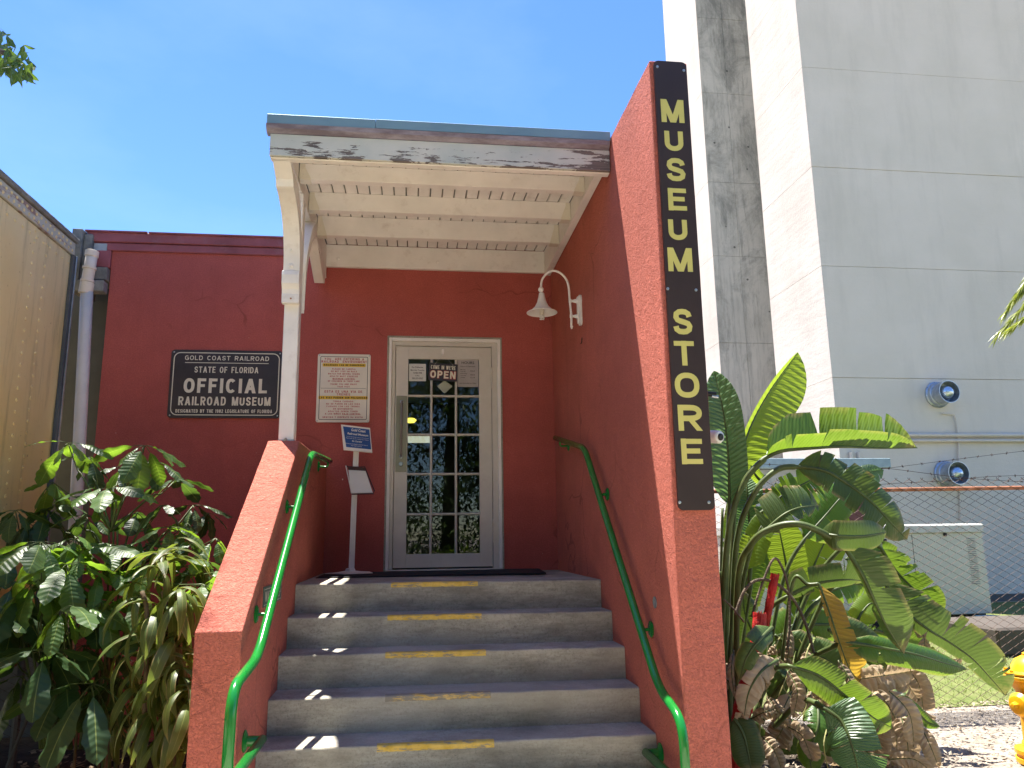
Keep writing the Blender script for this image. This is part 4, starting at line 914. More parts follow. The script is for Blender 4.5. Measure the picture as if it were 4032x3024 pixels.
chain(fr2, -2.86, -1.5, -.95, GZ+.02, -.26, .062, .0019)
MB().tube([(-2.89, -.94, -.30), (-1.4, -.94, -.30)], .017, 8).build('top_rail', M['greywall'], fr2)
MB().tube([(-2.62, -.93, GZ), (-2.62, -.93, -.26)], .026, 8).build('fence_post', M['greywall'], fr2)
tag(MB().tube([at(150, 2730, -1.1), at(95, 2860, -1.3), at(20, 3040, -1.5)], .011, 8).build('hose', M['greywall']), 'dark pole leaning low among the umbrella plant stems', 'pole')

# ================================================================== HANGAR
hg = thing('concrete_hangar', 'huge pale concrete building with stepped walls behind the fence', 'building', (12, 12, GZ))
Y1 = 9.0; X1 = at(3200, 700, Y1).x; ZT = 26.0
Y2 = atx(2975, 500, X1).y; Y2b = 13.9; X2 = at(2772, 500, Y2b).x; Y3 = atx(2638, 500, X2).y
def zs_on(Y, pts): return [at(px, py, Y).z for px, py in pts]
lif = zs_on(Y1, [(3260, 1486), (3200, 1045), (3180, 655), (3160, 264)]); st_ = (lif[3]-lif[0])/3
lif = [GZ-.1] + [lif[0]-st_*.98] + lif + [lif[3]+st_*q for q in range(1, 7)]
lif2 = zs_on(Y2b, [(2900, 1010), (2880, 720), (2870, 370), (2840, 75)]); st2 = (lif2[3]-lif2[0])/3; lif2 = [GZ-.1]+[lif2[0]-st2*2, lif2[0]-st2]+lif2+[lif2[3]+st2*q for q in range(1, 7)]
gp = .007
def panels(ax, a0_, a1_, fixed, depth, mat, splits, zs, name='wall_panel'):
    for zi in range(len(zs)-1):
        for si in range(len(splits)-1):
            u0, u1 = splits[si]+(gp/2 if si else 0), splits[si+1]-(gp/2 if si < len(splits)-2 else 0)
            j = random.uniform(-.006, .006)
            if ax == 'x': m = MB().box(u0, u1, fixed+j, fixed+depth, zs[zi]+gp/2, zs[zi+1]-gp/2)
            else: m = MB().box(fixed+j, fixed+depth, u0, u1, zs[zi]+gp/2, zs[zi+1]-gp/2)
            m.build(name, mat, hg, bevel=.004)
panels('x', 0, 0, Y1, .35, M['concg'], [X1+.012, 36], lif)
for zi in range(len(lif)-1):
    MB().box(X1, X1+.012, Y1, Y2+.0, lif[zi]+gp/2, lif[zi+1]-gp/2).build('wall_panel', M['concw'], hg, bevel=.002)
sm = (at(2772, 500, Y2b).x+at(2975, 500, Y2b).x)/2
panels('x', 0, 0, Y2b, .35, M['concs'], [X2+.012, sm, X1+3], lif2)
for zi in range(len(lif)-1):
    MB().box(X2, X2+.012, Y2b, Y3, lif2[zi]+gp/2, lif2[zi+1]-gp/2).build('wall_panel', M['concw'], hg, bevel=.002)
m = MB(); m.box(X1+.05, 36, Y1+.05, Y1+.3, GZ, 26); m.box(X1+.015, X1+.3, Y1+.31, Y2-.01, GZ, 26); m.box(X1+.31, 36, Y2-.25, Y2-.011, GZ, 26); m.box(X2+.015, X1+3, Y2b+.36, Y3-.01, GZ, 26); m.box(36.01, 36.3, Y1+.05, Y2, GZ, 26); m.build('joint_filler', plain('joint_grey', (.46, .42, .36), .9), hg)
box('footing', plain('dark_base', (.10, .10, .095), .9), hg, X1+.02, 36, Y1-.02, Y1-.001, GZ, GZ+.16)
# conduits and pipes on the wall
m = MB()
for py in (1716, 1738):
    a = at(3430, py-4, Y1-.08); m.tube([a, Vector((24, Y1-.08, a.z-.0))], .045 if py < 1720 else .035, 8)
m.build('wall_conduit', M['concg'], hg, smooth=True)
m = MB(); P_ = [at(px, py, Y1-.04) for px, py in ((3710, 1628), (3757, 1632), (3764, 1650), (3775, 1720), (3775, 1800), (3778, 1860), (3782, 2050))]; m.tube(P_, .018, 6); m.build('small_conduit', M['concg'], hg)
m = MB()
for px in (3350, 3382): a = at(px, 1780, Y1-.05); m.tube([a, Vector((a.x, a.y, GZ))], .04, 8)
m.build('small_conduit', M['concg'], hg)
for (px, py, lb) in ((3690, 1555, 'upper round galvanised exhaust vent on the grey concrete wall'), (3725, 1868, 'lower round galvanised exhaust vent just above the fence top')):
    c = at(px, py, Y1); v_ = thing('exhaust_vent', lb, 'vent', c, 'round exhaust vents on the concrete wall')
    MB().lathe([(.30, .0), (.30, .03), (.275, .05), (.265, .12), (.262, .13), (.248, .14)], c, (0, -1, 0), 36).build('flange', M['steel'], v_, smooth=True, sharp=40)
    MB().lathe([(.245, .12), (.245, .41), (.252, .42), (.238, .42), (.234, .16), (.0, .15)], c, (0, -1, 0), 36).build('duct', M['steel'], v_, smooth=True, sharp=40)
    MB().lathe([(.165, .16), (.165, .26), (.155, .34), (.12, .41), (.07, .445), (0, .46)], c, (0, -1, 0), 30).build('fan_cone', plain('pale_steel', (.55, .62, .68), .25, .8, var=.1), v_, smooth=True)
    for q in range(8):
        e = 2*math.pi*q/8+.2; MB().lathe([(.012, 0), (.010, .008)], c+Vector((.288*math.cos(e), -.03, .288*math.sin(e))), (0, -1, 0), 8).build('bolt', M['slot'], v_)
# generator
gn = thing('generator_cabinet', 'long beige generator cabinet behind the chain-link fence', 'generator', (7.2, 5.3, GZ))
gX0, gX1, gY0, gY1_ = 4.95, 9.31, 5.0, 6.3
box('cabinet', M['gen'], gn, gX0, gX1, gY0, gY1_, -1.05, .24, .012, 2)
m = MB(); m.prism([(gY0-.03, .243), (gY0-.03, .36), (gY0+.02, .385), (gY1_, .385), (gY1_, .243)], 'x', gX0-.03, gX1+.02); m.build('lid', plain('gen_lid', (.50, .49, .44), .5, dirt=.6, dcol=(.16, .14, .12), vs=5), gn, bevel=.006)
box('base_skid', M['slot'], gn, gX0+.1, gX1-.05, gY0+.08, gY1_-.05, GZ, -1.052)
for xx in (6.0, 7.05, 8.05): box('panel_seam', M['slot'], gn, xx, xx+.008, gY0-.002, gY0+.01, -1.02, .22, 0)
sl = MB().box(0, .14, 0, .01, 0, .014).mesh('louvre_slot', plain('louvre_grey', (.30, .29, .26), .8, bump=0))
for xx, zz, nn in ((9.02, .13, 22), (5.0, .13, 34)):
    for i in range(nn):
        o = bpy.data.objects.new('louvre_slot', sl); link(o, gn); o.location = (xx+i*.0, gY0-.006, zz-i*.034)
for px, py in ((3720, 2105),): p = at(px, py, gY0-.004); MB().lathe([(.03, 0), (.03, .02), (0, .025)], p, (0, -1, 0), 10).build('latch', M['slot'], gn)
a = at(3466, 2138, gY0); caps('lettering', 'GENERAC', M['blkink'], gn, a.x-.38, a.z, 1.05, .13, gY0-.003, .24)
m = MB(); P_ = [at(px, py, 4.75) for px, py in ((3840, 2434), (3900, 2432), (3990, 2440), (4030, 2450), (4120, 2460))]; m.tube(P_, .045, 10); P2 = [at(px, py, 4.75) for px, py in ((3800, 2452), (3900, 2456), (4000, 2458), (4010, 2470), (4012, 2520))]; m.tube(P2, .035, 8)
tag(m.build('ground_pipe', plain('pipe_grey_green', (.30, .36, .32), .6)), 'grey green pipes along the ground right of the generator', 'pipe')
tag(MB().box(7.2, 9.5, 2.3, 3.6, GZ, -.92).build('concrete_pad', plain('dirty_concrete', (.085, .07, .058), .9, dirt=.5), bevel=.03), 'low dirty concrete block on the lawn in front of the generator', 'block')
# utility shed with blue-grey eave and brown door
us = thing('utility_shed', 'small grey utility shed with blue-grey eave and brown door', 'shed', (8, 7.4, GZ)); UY = 7.2
a = at(2900, 1838, UY); b_ = at(3500, 1805, UY); c_ = at(3500, 1842, UY)
box('eave', plain('blue_grey_metal', (.22, .30, .32), .5), us, a.x, b_.x, UY-.05, UY+.9, c_.z, b_.z, .01)
box('wall', plain('shed_grey', (.34, .35, .34), .8), us, a.x+.1, at(3470, 1950, UY).x, UY+.2, UY+.85, GZ, c_.z-.003)
d0 = at(3318, 1960, UY+.19); d1 = at(3418, 2060, UY+.19)
box('door', M['brown'], us, d0.x, d1.x, UY+.16, UY+.199, GZ, d0.z+.35, .004)

# ================================================================== HYDRANT
hy = thing('fire_hydrant', 'yellow fire hydrant on the pale litter at the right edge', 'hydrant', (4.24, -1.72, GZ)); HC = (4.24, -1.72)
def hz(v): return (HC[0], HC[1], v)
zsh = -.72
MB().lathe([(.17, 0), (.17, .03), (.155, .035), (.155, .055), (.17, .06), (.17, .085), (.125, .10), (.118, .13)], hz(GZ), (0, 0, 1), 32).build('base_flange', M['hyd'], hy, smooth=True, sharp=35)
MB().lathe([(.112, .09), (.110, .35), (.118, .45), (.145, .50), (.150, .535)], hz(GZ), (0, 0, 1), 32).build('barrel', M['hyd'], hy, smooth=True, sharp=35)
MB().lathe([(.172, .535), (.178, .542), (.178, .558), (.172, .565), (.160, .567), (.176, .572), (.176, .582), (.140, .595), (.122, .63), (.10, .665), (.055, .69), (.045, .695)], hz(GZ), (0, 0, 1), 32).build('bonnet', M['hyd'], hy, smooth=True, sharp=35)
MB().lathe([(.048, .69), (.052, .705), (.036, .712)], hz(GZ), (0, 0, 1), 24).build('nut_collar', M['hyd'], hy)
MB().lathe([(.026, .70), (.024, .755), (.018, .762)], hz(GZ), (0, 0, 1), 5).build('operating_nut', M['hyd'], hy)
for ax in ((-1, -.25, 0), (.25, -1, 0), (1, .2, 0)):
    c = Vector(hz(GZ+.385)); A_ = Vector(ax).normalized()
    MB().lathe([(.062, .09), (.062, .145)], c, A_, 24).build('nozzle', M['hyd'], hy)
    MB().lathe([(.075, .147), (.079, .155), (.079, .170), (.066, .185), (.058, .200), (.035, .206)], c, A_, 24).build('nozzle_cap', M['hyd'], hy, smooth=True, sharp=35)
    MB().lathe([(.024, .204), (.021, .240), (.012, .244)], c, A_, 5).build('cap_nut', M['hyd'], hy)
for q in range(8):
    e = 2*math.pi*q/8; MB().lathe([(.012, .566), (.012, .60)], Vector(hz(GZ))+Vector((.160*math.cos(e), .160*math.sin(e), 0)), (0, 0, 1), 6).build('bolt', M['hyd'], hy)

# ================================================================== SECURITY CAMERAS on the outer face of the sign wall
xs = xR+.217
sc1 = thing('security_camera', 'white dome security camera peeking out behind the store sign', 'camera', (xs, -2.6, .6))
c = atx(2790, 1720, xs+.01); c = at(2812, 1720, -2.75)
MB().lathe([(.040, 0), (.044, .015), (.040, .03)], (xs+.001, c.y, c.z), (1, 0, 0), 20).build('mount', M['cam'], sc1, smooth=True)
MB().lathe([(.030, -.05), (.036, -.02), (.036, .035), (.030, .045), (.0, .046)], c, (.45, -1, -.15), 20).build('body', M['cam'], sc1, smooth=True)
MB().lathe([(.020, .0455), (.019, .052), (.009, .054), (.0, .050)], c, (.45, -1, -.15), 20).build('lens', M['blkink'], sc1, smooth=True)
sc2 = thing('floodlight', 'small dark fixture with clear end sticking out beside the letter O', 'light', (xs, -2.6, .9))
c = at(2785, 1550, -2.75); MB().tube([(xs-.0, c.y, c.z+.012), (c.x+.045, c.y-.01, c.z-.006)], .014, 12).build('housing', M['blkink'], sc2)
MB().tube([(c.x+.020, c.y-.012, c.z-.016), (c.x+.055, c.y-.016, c.z-.022)], .010, 10).build('end_cap', M['steel'], sc2)

# ================================================================== PLANTS
def frame_at(P, T):
    V = (CAM-P).normalized(); e1 = V.cross(T)
    if e1.length < 1e-4: e1 = Vector((1, 0, 0))
    e1.normalize(); e2 = e1.cross(T).normalized()
    if e2.dot(V) < 0: e2 = -e2
    return e1, e2
def leaf_profile(t, tipp=.65, basep=.5): return (max(0, t)**basep)*(max(0, 1-t)**tipp)*1.9 if 0 < t < 1 else 0
def prof_paddle(t): return max(.02, min(1, (t/.16)**.6 if t < .16 else 1) * (1 if t < .62 else max(0, 1-((t-.62)/.38)**2.2)**.75))
def paddle(par, pts, w1, a1, w2, a2, mat, tears=6, droop=.25, n=44, stalk=None, sr=.013, seed=0, rib=.0012, label=None, gap=.16):
    """paddle leaf: pts = midrib [(px,py,Y)], halves (width in px, angle in degrees towards the viewer); torn along the veins"""
    rnd = random.Random(seed*131+7)
    P = curve([at(*p) for p in pts], 10); P = resample3(P, n)
    dm = (P[len(P)//2]-CAM).length/CF
    m = MB(); m.uv = []; nc = 5
    for (wpx, ang, sgn) in ((w1, a1, 1), (w2, a2, -1)):
        W_ = wpx*dm*1.12; tr = sorted(rnd.uniform(.12, .93) for _ in range(int(tears*(.6+.8*rnd.random())))) if tears else []
        seg = [0]+tr+[1]
        for si in range(len(seg)-1):
            t0, t1 = seg[si], seg[si+1]
            if t1-t0 < .012: continue
            k = max(3, int((t1-t0)*n*1.6)); da = rnd.uniform(-16, 16) if si and tears else 0; wsc = rnd.uniform(.86, 1.05) if tears else 1; sw = rnd.uniform(-.05, .06)
            base = len(m.v); vs = []
            for i in range(k+1):
                s_ = i/k; t_ = t0+(t1-t0)*s_; fi = t_*n; i0 = min(int(fi), n-1); fr2 = fi-i0; C_ = P[i0].lerp(P[i0+1], fr2)
                T = (P[min(i0+1, n)]-P[max(i0-1, 0)]).normalized(); e1, e2 = frame_at(C_, T)
                wd_ = W_*prof_paddle(t_)*wsc
                # strips narrow towards their outer end where the leaf is torn
                for c_ in range(nc):
                    v = c_/(nc-1); A_ = R(ang+da*v - droop*60*v*v*(1 if sgn > 0 else 1))
                    d_ = e1*sgn*math.cos(A_)+e2*math.sin(A_)
                    pinch = (.5-s_)*(t1-t0)*gap*v*v*(1 if tears and wd_ > 0 else 0)
                    q = C_ + d_*wd_*v + T*((.10+sw)*wd_*v + pinch*(P[n]-P[0]).length) + Vector((0, 0, -droop*.25*wd_*v*v))
                    q = q + e2*rib*math.sin(t_*n*2.9)*min(1, v*3)
                    vs.append(q); m.uv.append((t_, v*sgn))
            fs = [(i*nc+c_, (i+1)*nc+c_, (i+1)*nc+c_+1, i*nc+c_+1) for i in range(k) for c_ in range(nc-1)]
            m.add(vs, fs)
    o = m.build('leaf', mat, par, smooth=True)
    if label: o['label'] = label
    # midrib and stalk
    mr = MB(); mr.uv = None
    ST = [at(*p) for p in (stalk or [])]
    path = (curve(ST+[P[0]], 8)[:-1] if ST else []) + P
    nS = len(path)-len(P); rad = [sr*1.25]*nS + [sr*.9*(1-.85*i/(len(P)-1)) for i in range(len(P))]
    mr.tube(path, rad, 7)
    q = mr.build('stalk', M['stalk'], par, smooth=True)
    return o
def resample3(P, n):
    L_ = [0]
    for i in range(1, len(P)): L_.append(L_[-1]+(P[i]-P[i-1]).length)
    out = []; i = 1
    for q in range(n+1):
        s_ = L_[-1]*q/n
        while i < len(L_)-1 and L_[i] < s_: i += 1
        f_ = (s_-L_[i-1])/max(1e-9, L_[i]-L_[i-1]); out.append(P[i-1].lerp(P[i], min(1, f_)))
    return out
pb = atz(2880, 3010, GZ)
BP = thing('bird_of_paradise_plant', 'big green paddle-leaved plant with torn leaves right of the sign wall', 'plant', (1.9, -1.3, GZ))
K_ = M['paddle']; D_ = M['paddle_dk']; G_ = M['paddle_gl']; BL = M['paddle_bl']
base1 = [(2850, 2800, -1.3), (2845, 2500, -1.35)]
# back leaves first, front later
def base(px, py=2900, Y=-1.2): return (px, py, Y)
paddle(BP, [(2872, 1985, -1.75), (2868, 1800, -1.75), (2848, 1620, -1.72), (2812, 1462, -1.65)], 62, 20, 66, 30, BL, 0, .12, seed=1, stalk=[base(2830), (2845, 2500, -1.5), (2862, 2200, -1.7)], rib=.006)
paddle(BP, [(2905, 1840, -1.3), (2950, 1690, -1.3), (3030, 1540, -1.25), (3140, 1388, -1.2)], 22, 60, 112, -12, G_, 0, .05, seed=2, stalk=[base(2850), (2870, 2400, -1.3), (2890, 2050, -1.3)], rib=.004)
paddle(BP, [(3015, 1802, -1.9), (3080, 1775, -1.95), (3200, 1764, -2.0), (3315, 1759, -2.0), (3470, 1765, -1.95), (3612, 1764, -1.9)], 128, -25, 62, 140, K_, 4, .0, seed=3, stalk=[base(2835, 2900, -1.4), (2842, 2500, -1.6), (2868, 2100, -1.8), (2930, 1900, -1.85)], sr=.017, rib=.003, gap=.12)
paddle(BP, [(3134, 1838, -2.0), (3243, 1852, -2.1), (3333, 1902, -2.15), (3430, 1975, -2.2), (3510, 2060, -2.2), (3572, 2125, -2.15)], 74, -10, 60, 30, D_, 7, .2, seed=4, stalk=[base(2870, 2900, -1.4), (2885, 2400, -1.6), (2905, 2110, -1.75), (2975, 1935, -1.9), (3060, 1850, -1.95)], sr=.016)
paddle(BP, [(3326, 2154, -2.35), (3392, 2257, -2.4), (3440, 2360, -2.4), (3490, 2465, -2.38), (3560, 2578, -2.3)], 92, 5, 30, -60, D_, 2, .1, seed=5, stalk=[base(2900, 2850, -1.6), (2905, 2300, -1.9), (2960, 2140, -2.1), (3045, 2078, -2.2), (3150, 2064, -2.3), (3256, 2106, -2.35)], sr=.017, rib=.002)
paddle(BP, [(3480, 2290, -1.9), (3560, 2400, -1.95), (3650, 2475, -2.0), (3740, 2530, -2.0), (3830, 2595, -2.0), (3905, 2675, -1.95), (3960, 2740, -1.9)], 86, 5, 34, -30, D_, 8, .15, seed=6, stalk=[(3100, 2700, -1.4), (3250, 2350, -1.6), (3380, 2240, -1.8)])
paddle(BP, [(3470, 2160, -1.6), (3530, 2250, -1.6), (3620, 2340, -1.65), (3712, 2430, -1.7)], 60, 15, 40, 10, K_, 7, .2, seed=7, stalk=[(3050, 2700, -1.2), (3200, 2300, -1.3), (3380, 2110, -1.5)])
paddle(BP, [(3108, 2622, -2.5), (3224, 2660, -2.55), (3344, 2750, -2.6), (3440, 2825, -2.6), (3515, 2866, -2.55)], 62, 25, 60, -5, K_, 3, .2, seed=8, stalk=[(2960, 2760, -2.0), (3040, 2640, -2.3)], sr=.012, gap=.15)
paddle(BP, [(3248, 2790, -2.6), (3310, 2835, -2.65), (3350, 2920, -2.7), (3385, 3060, -2.7)], 90, 15, 70, 0, M['paddle_bl'], 3, .2, seed=9, stalk=[(3050, 2860, -2.1), (3160, 2760, -2.4)], gap=.15)
paddle(BP, [(3320, 2527, -2.2), (3440, 2545, -2.25), (3600, 2575, -2.25), (3724, 2612, -2.2), (3814, 2636, -2.15)], 40, -10, 42, 20, K_, 1, .25, seed=10, stalk=[(3000, 2800, -1.6), (3150, 2620, -1.9)])
paddle(BP, [(2890, 2830, -2.3), (2930, 2900, -2.35), (2960, 3040, -2.4)], 50, 10, 48, 10, D_, 0, .25, seed=11)
paddle(BP, [(3110, 2400, -1.0), (3100, 2260, -1.0), (3075, 2120, -1.0), (3045, 1990, -1.0)], 82, -10, 76, 10, G_, 1, .1, seed=12, stalk=[(2950, 2850, -1.0), (3060, 2600, -1.0)])
paddle(BP, [(3150, 2380, -.95), (3200, 2240, -.95), (3260, 2110, -.95), (3330, 1990, -.95)], 80, 10, 76, -5, G_, 1, .1, seed=13, stalk=[(3000, 2850, -1.0), (3100, 2560, -1.0)])
paddle(BP, [(3170, 2120, -1.15), (3250, 2030, -1.15), (3310, 1960, -1.15), (3365, 1915, -1.1)], 70, 10, 66, -20, K_, 2, .15, seed=14, stalk=[(2980, 2850, -1.0), (3080, 2300, -1.1)])
paddle(BP, [(3016, 2005, -1.45), (3093, 1942, -1.5), (3152, 1911, -1.5), (3240, 1865, -1.5)], 52, 0, 92, 10, K_, 10, .1, seed=15, stalk=[base(2860), (2900, 2300, -1.3), (2950, 2080, -1.4)], gap=.4)
paddle(BP, [(3007, 2095, -1.7), (3084, 2028, -1.75), (3152, 1998, -1.75), (3225, 1992, -1.7)], 92, -10, 40, 20, D_, 9, .1, seed=16, stalk=[base(2870), (2910, 2400, -1.5), (2960, 2150, -1.65)], gap=.4)
paddle(BP, [(2960, 2160, -1.1), (2950, 2050, -1.1), (2942, 1940, -1.1), (2940, 1840, -1.05)], 62, 0, 60, 20, BL, 2, .15, seed=17, stalk=[base(2870), (2940, 2400, -1.1)])
paddle(BP, [(2930, 2250, -1.5), (2960, 2150, -1.5), (3000, 2070, -1.5), (3060, 2020, -1.45)], 42, 10, 50, 20, G_, 4, .2, seed=18)
paddle(BP, [(3224, 2299, -2.1), (3262, 2401, -2.15), (3302, 2521, -2.2), (3350, 2642, -2.2), (3412, 2700, -2.15)], 58, -5, 14, 50, M['paddle_y'], 4, .2, seed=19, stalk=[(3080, 2600, -1.8), (3110, 2350, -1.95), (3135, 2270, -2.0), (3180, 2300, -2.05)], sr=.010, label='yellowed drooping paddle leaf')
paddle(BP, [(3094, 2351, -1.85), (3202, 2300, -1.9), (3329, 2282, -1.95), (3410, 2290, -1.9)], 62, 20, 26, -30, D_, 3, .1, seed=20, stalk=[(2950, 2700, -1.5), (3000, 2440, -1.7)])
paddle(BP, [(3370, 2460, -1.5), (3395, 2410, -1.5), (3430, 2375, -1.5), (3465, 2390, -1.5)], 38, 0, 45, 20, G_, 1, .2, seed=21, stalk=[(3200, 2800, -1.4), (3320, 2560, -1.5)])
paddle(BP, [(3230, 2100, -2.3), (3300, 2110, -2.4), (3400, 2110, -2.4), (3490, 2095, -2.35)], 50, 5, 46, -10, D_, 0, .1, seed=22)
paddle(BP, [(3260, 2330, -1.2), (3320, 2310, -1.2), (3380, 2300, -1.2), (3450, 2330, -1.2)], 50, 5, 50, 5, K_, 6, .2, seed=23, stalk=[(3050, 2800, -1.1), (3160, 2450, -1.2)])
paddle(BP, [(3050, 2500, -1.4), (3140, 2560, -1.45), (3260, 2600, -1.5), (3340, 2680, -1.5)], 70, 0, 60, 10, D_, 4, .3, seed=24)
paddle(BP, [(3000, 2560, -1.2), (2960, 2480, -1.2), (2930, 2400, -1.2), (2925, 2320, -1.2)], 60, 0, 50, 10, D_, 2, .3, seed=25)
paddle(BP, [(3180, 2460, -1.15), (3280, 2460, -1.15), (3370, 2480, -1.15), (3440, 2540, -1.15)], 60, 0, 60, 0, K_, 3, .3, seed=26)
paddle(BP, [(3220, 2760, -2.0), (3220, 2860, -2.1), (3190, 2960, -2.1), (3200, 3060, -2.1)], 50, 0, 46, 10, K_, 2, .3, seed=27)
paddle(BP, [(3540, 2740, -1.7), (3600, 2790, -1.7), (3650, 2840, -1.7), (3700, 2860, -1.7)], 18, 0, 18, 10, K_, 0, .3, seed=28, stalk=[(3400, 2900, -1.5)])
paddle(BP, [(3560, 2250, -1.3), (3520, 2200, -1.3), (3470, 2170, -1.3), (3420, 2190, -1.3)], 30, 0, 34, 10, K_, 5, .3, seed=29)
paddle(BP, [(3010, 1905, -1.2), (2975, 1870, -1.2), (2955, 1830, -1.2), (2940, 1790, -1.2)], 18, 0, 22, 10, G_, 0, .3, seed=30)
paddle(BP, [(3290, 1880, -.9), (3350, 1880, -.9), (3420, 1860, -.9), (3480, 1850, -.9)], 30, 0, 40, 30, M['paddle_bl'], 5, .2, seed=31, stalk=[(3100, 2300, -1.0), (3200, 2000, -1.0)])
paddle(BP, [(3040, 2470, -2.3), (2990, 2520, -2.4), (2940, 2590, -2.4), (2910, 2680, -2.35)], 34, 10, 40, 10, D_, 2, .3, seed=41)
paddle(BP, [(3060, 2600, -2.3), (3000, 2640, -2.4), (2950, 2720, -2.4), (2930, 2820, -2.35)], 44, 0, 40, 30, M['dead'], 2, .4, seed=42)
for i, (pts_, a_, b2_, mt_) in enumerate((([(2900, 2480, -.9), (2920, 2350, -.9), (2960, 2230, -.9), (3010, 2130, -.9)], 60, 60, K_), ([(3000, 2620, -.85), (3060, 2520, -.85), (3150, 2440, -.85), (3250, 2400, -.85)], 64, 70, K_), ([(3020, 2080, -.8), (3060, 1990, -.8), (3130, 1930, -.8), (3190, 1900, -.8)], 50, 60, G_), ([(3260, 2480, -1.6), (3350, 2500, -1.6), (3430, 2570, -1.6), (3480, 2650, -1.6)], 60, 40, D_), ([(3330, 2200, -1.0), (3420, 2230, -1.0), (3500, 2320, -1.0), (3550, 2420, -1.0)], 56, 50, K_), ([(3440, 2480, -1.2), (3540, 2510, -1.2), (3620, 2570, -1.2), (3690, 2660, -1.2)], 50, 40, K_), ([(2890, 2200, -1.0), (2905, 2080, -1.0), (2925, 1960, -1.0), (2930, 1850, -1.0)], 50, 50, K_))):
    paddle(BP, pts_, a_, 8, b2_, -8, mt_, 3, .2, seed=300+i)
# second crown of thick stalks at the wall
m = 0
for i, (x0_, x1_, Y, top) in enumerate(((2845, 2838, -1.6, 2000), (2868, 2862, -1.5, 2100), (2905, 2870, -1.65, 2150), (2835, 2828, -1.7, 2250), (2890, 2850, -1.3, 2060), (2960, 2905, -1.4, 2300))):
    MB().tube(curve([at(x0_, top, Y), at((x0_+x1_)/2-4, (top+2700)/2, Y+.05), at(x1_, 2700, Y+.1), at(x1_+10, 3040, Y+.1)], 5), [.010]*5+[.014]*5+[.020]*5+[.026], 8).build('stalk', M['stalk'], BP, smooth=True)
# dead hanging leaves
rnd = random.Random(5)
DL = [((3360, 2640), (3460, 2720), (3500, 2800), 60), ((3440, 2620), (3540, 2660), (3620, 2760), 55), ((3500, 2720), (3580, 2810), (3600, 2950), 58), ((3400, 2760), (3440, 2880), (3480, 3020), 64), ((3300, 2700), (3330, 2820), (3300, 2950), 70), ((3120, 2720), (3080, 2820), (3110, 2960), 75), ((3010, 2480), (2990, 2520), (2950, 2600), 40), ((2960, 2560), (3000, 2640), (2980, 2720), 45), ((3080, 2580), (3030, 2650), (3010, 2720), 40), ((3100, 2450), (3105, 2560), (3080, 2700), 34), ((3105, 2530), (3060, 2550), (3020, 2580), 26), ((2990, 2590), (2960, 2640), (2975, 2740), 55), ((3340, 2680), (3480, 2660), (3600, 2640), 60), ((3560, 2620), (3620, 2700), (3640, 2850), 60), ((3420, 2700), (3500, 2780), (3560, 2920), 55), ((3540, 2800), (3570, 2900), (3580, 3030), 45), ((3100, 2640), (3140, 2720), (3120, 2830), 40), ((3020, 2740), (3060, 2800), (3100, 2870), 30), ((2960, 2830), (3020, 2800), (3090, 2790), 40), ((3100, 2860), (3160, 2900), (3200, 3000), 60), ((3440, 2880), (3480, 2950), (3530, 3040), 60), ((3180, 2550), (3190, 2650), (3240, 2740), 36), ((3300, 2600), (3360, 2700), (3380, 2790), 40), ((3600, 2440), (3640, 2520), (3620, 2600), 30), ((3690, 2560), (3740, 2620), (3790, 2580), 26), ((3000, 2900), (3050, 2960), (3080, 3040), 50), ((2900, 2700), (2930, 2780), (2900, 2860), 35), ((3240, 2700), (3260, 2800), (3250, 2900), 45), ((3620, 2850), (3660, 2930), (3700, 3030), 40), ((3330, 2820), (3400, 2900), (3420, 3000), 45), ((3130, 2990), (3230, 2960), (3330, 3010), 50),
      ((2890, 2560), (2880, 2640), (2895, 2760), 22), ((3200, 2850), (3290, 2900), (3300, 3020), 50), ((3500, 2990), (3600, 2990), (3680, 3050), 40)]
for i, (a, b_, c_, wd_) in enumerate(DL):
    Y = rnd.uniform(-2.35, -1.3)
    paddle(BP, [(*a, Y), (*b_, Y-.08), (*c_, Y-.05)], wd_*.6, rnd.uniform(-20, 60), wd_*.6, rnd.uniform(-20, 60), M['dead'], 2, .6, n=22, seed=50+i, rib=.010, sr=.005, gap=.25, label='dry brown leaf')
for i in range(34):
    x = rnd.uniform(2880, 3560); y = rnd.uniform(2560, 2980); Y = rnd.uniform(-2.2, -1.0); q = rnd.random()
    dx = rnd.uniform(-90, 90); paddle(BP, [(x, y, Y), (x+dx*.4, y+rnd.uniform(20, 60), Y-.06), (x+dx, y+rnd.uniform(80, 150), Y)], rnd.uniform(22, 46), rnd.uniform(-40, 60), rnd.uniform(22, 46), rnd.uniform(-40, 60), M['dead'] if q < .62 else D_, 2, .5, n=14, seed=200+i, rib=.008, sr=.004)
for i in range(26):
    x = rnd.uniform(2960, 3560); y = rnd.uniform(2480, 2900); Y = rnd.uniform(-2.3, -1.2)
    if y < 2700 and x > 3400: continue
    P = curve([at(x, y, Y), at(x+rnd.uniform(-30, 50), y+rnd.uniform(60, 120), Y-.05), at(x+rnd.uniform(-50, 90), y+rnd.uniform(150, 260), Y)], 5)
    MB().tube(P, .0035, 5).build('dry_stalk', M['dead'], BP)
for pts, r_ in ((((2960, 2430), (2990, 2330), (3042, 2205), (3075, 2225), (3105, 2320), (3110, 2450), (3100, 2560)), .008), (((2895, 2420), (2935, 2320), (2990, 2282), (3060, 2300), (3130, 2370), (3180, 2480), (3215, 2620)), .010), (((2850, 2360), (2890, 2400), (2930, 2450)), .006)):
    MB().tube(curve([at(px, py, -2.0) for px, py in pts], 6), r_, 7).build('dry_stalk', M['bark'], BP, smooth=True)
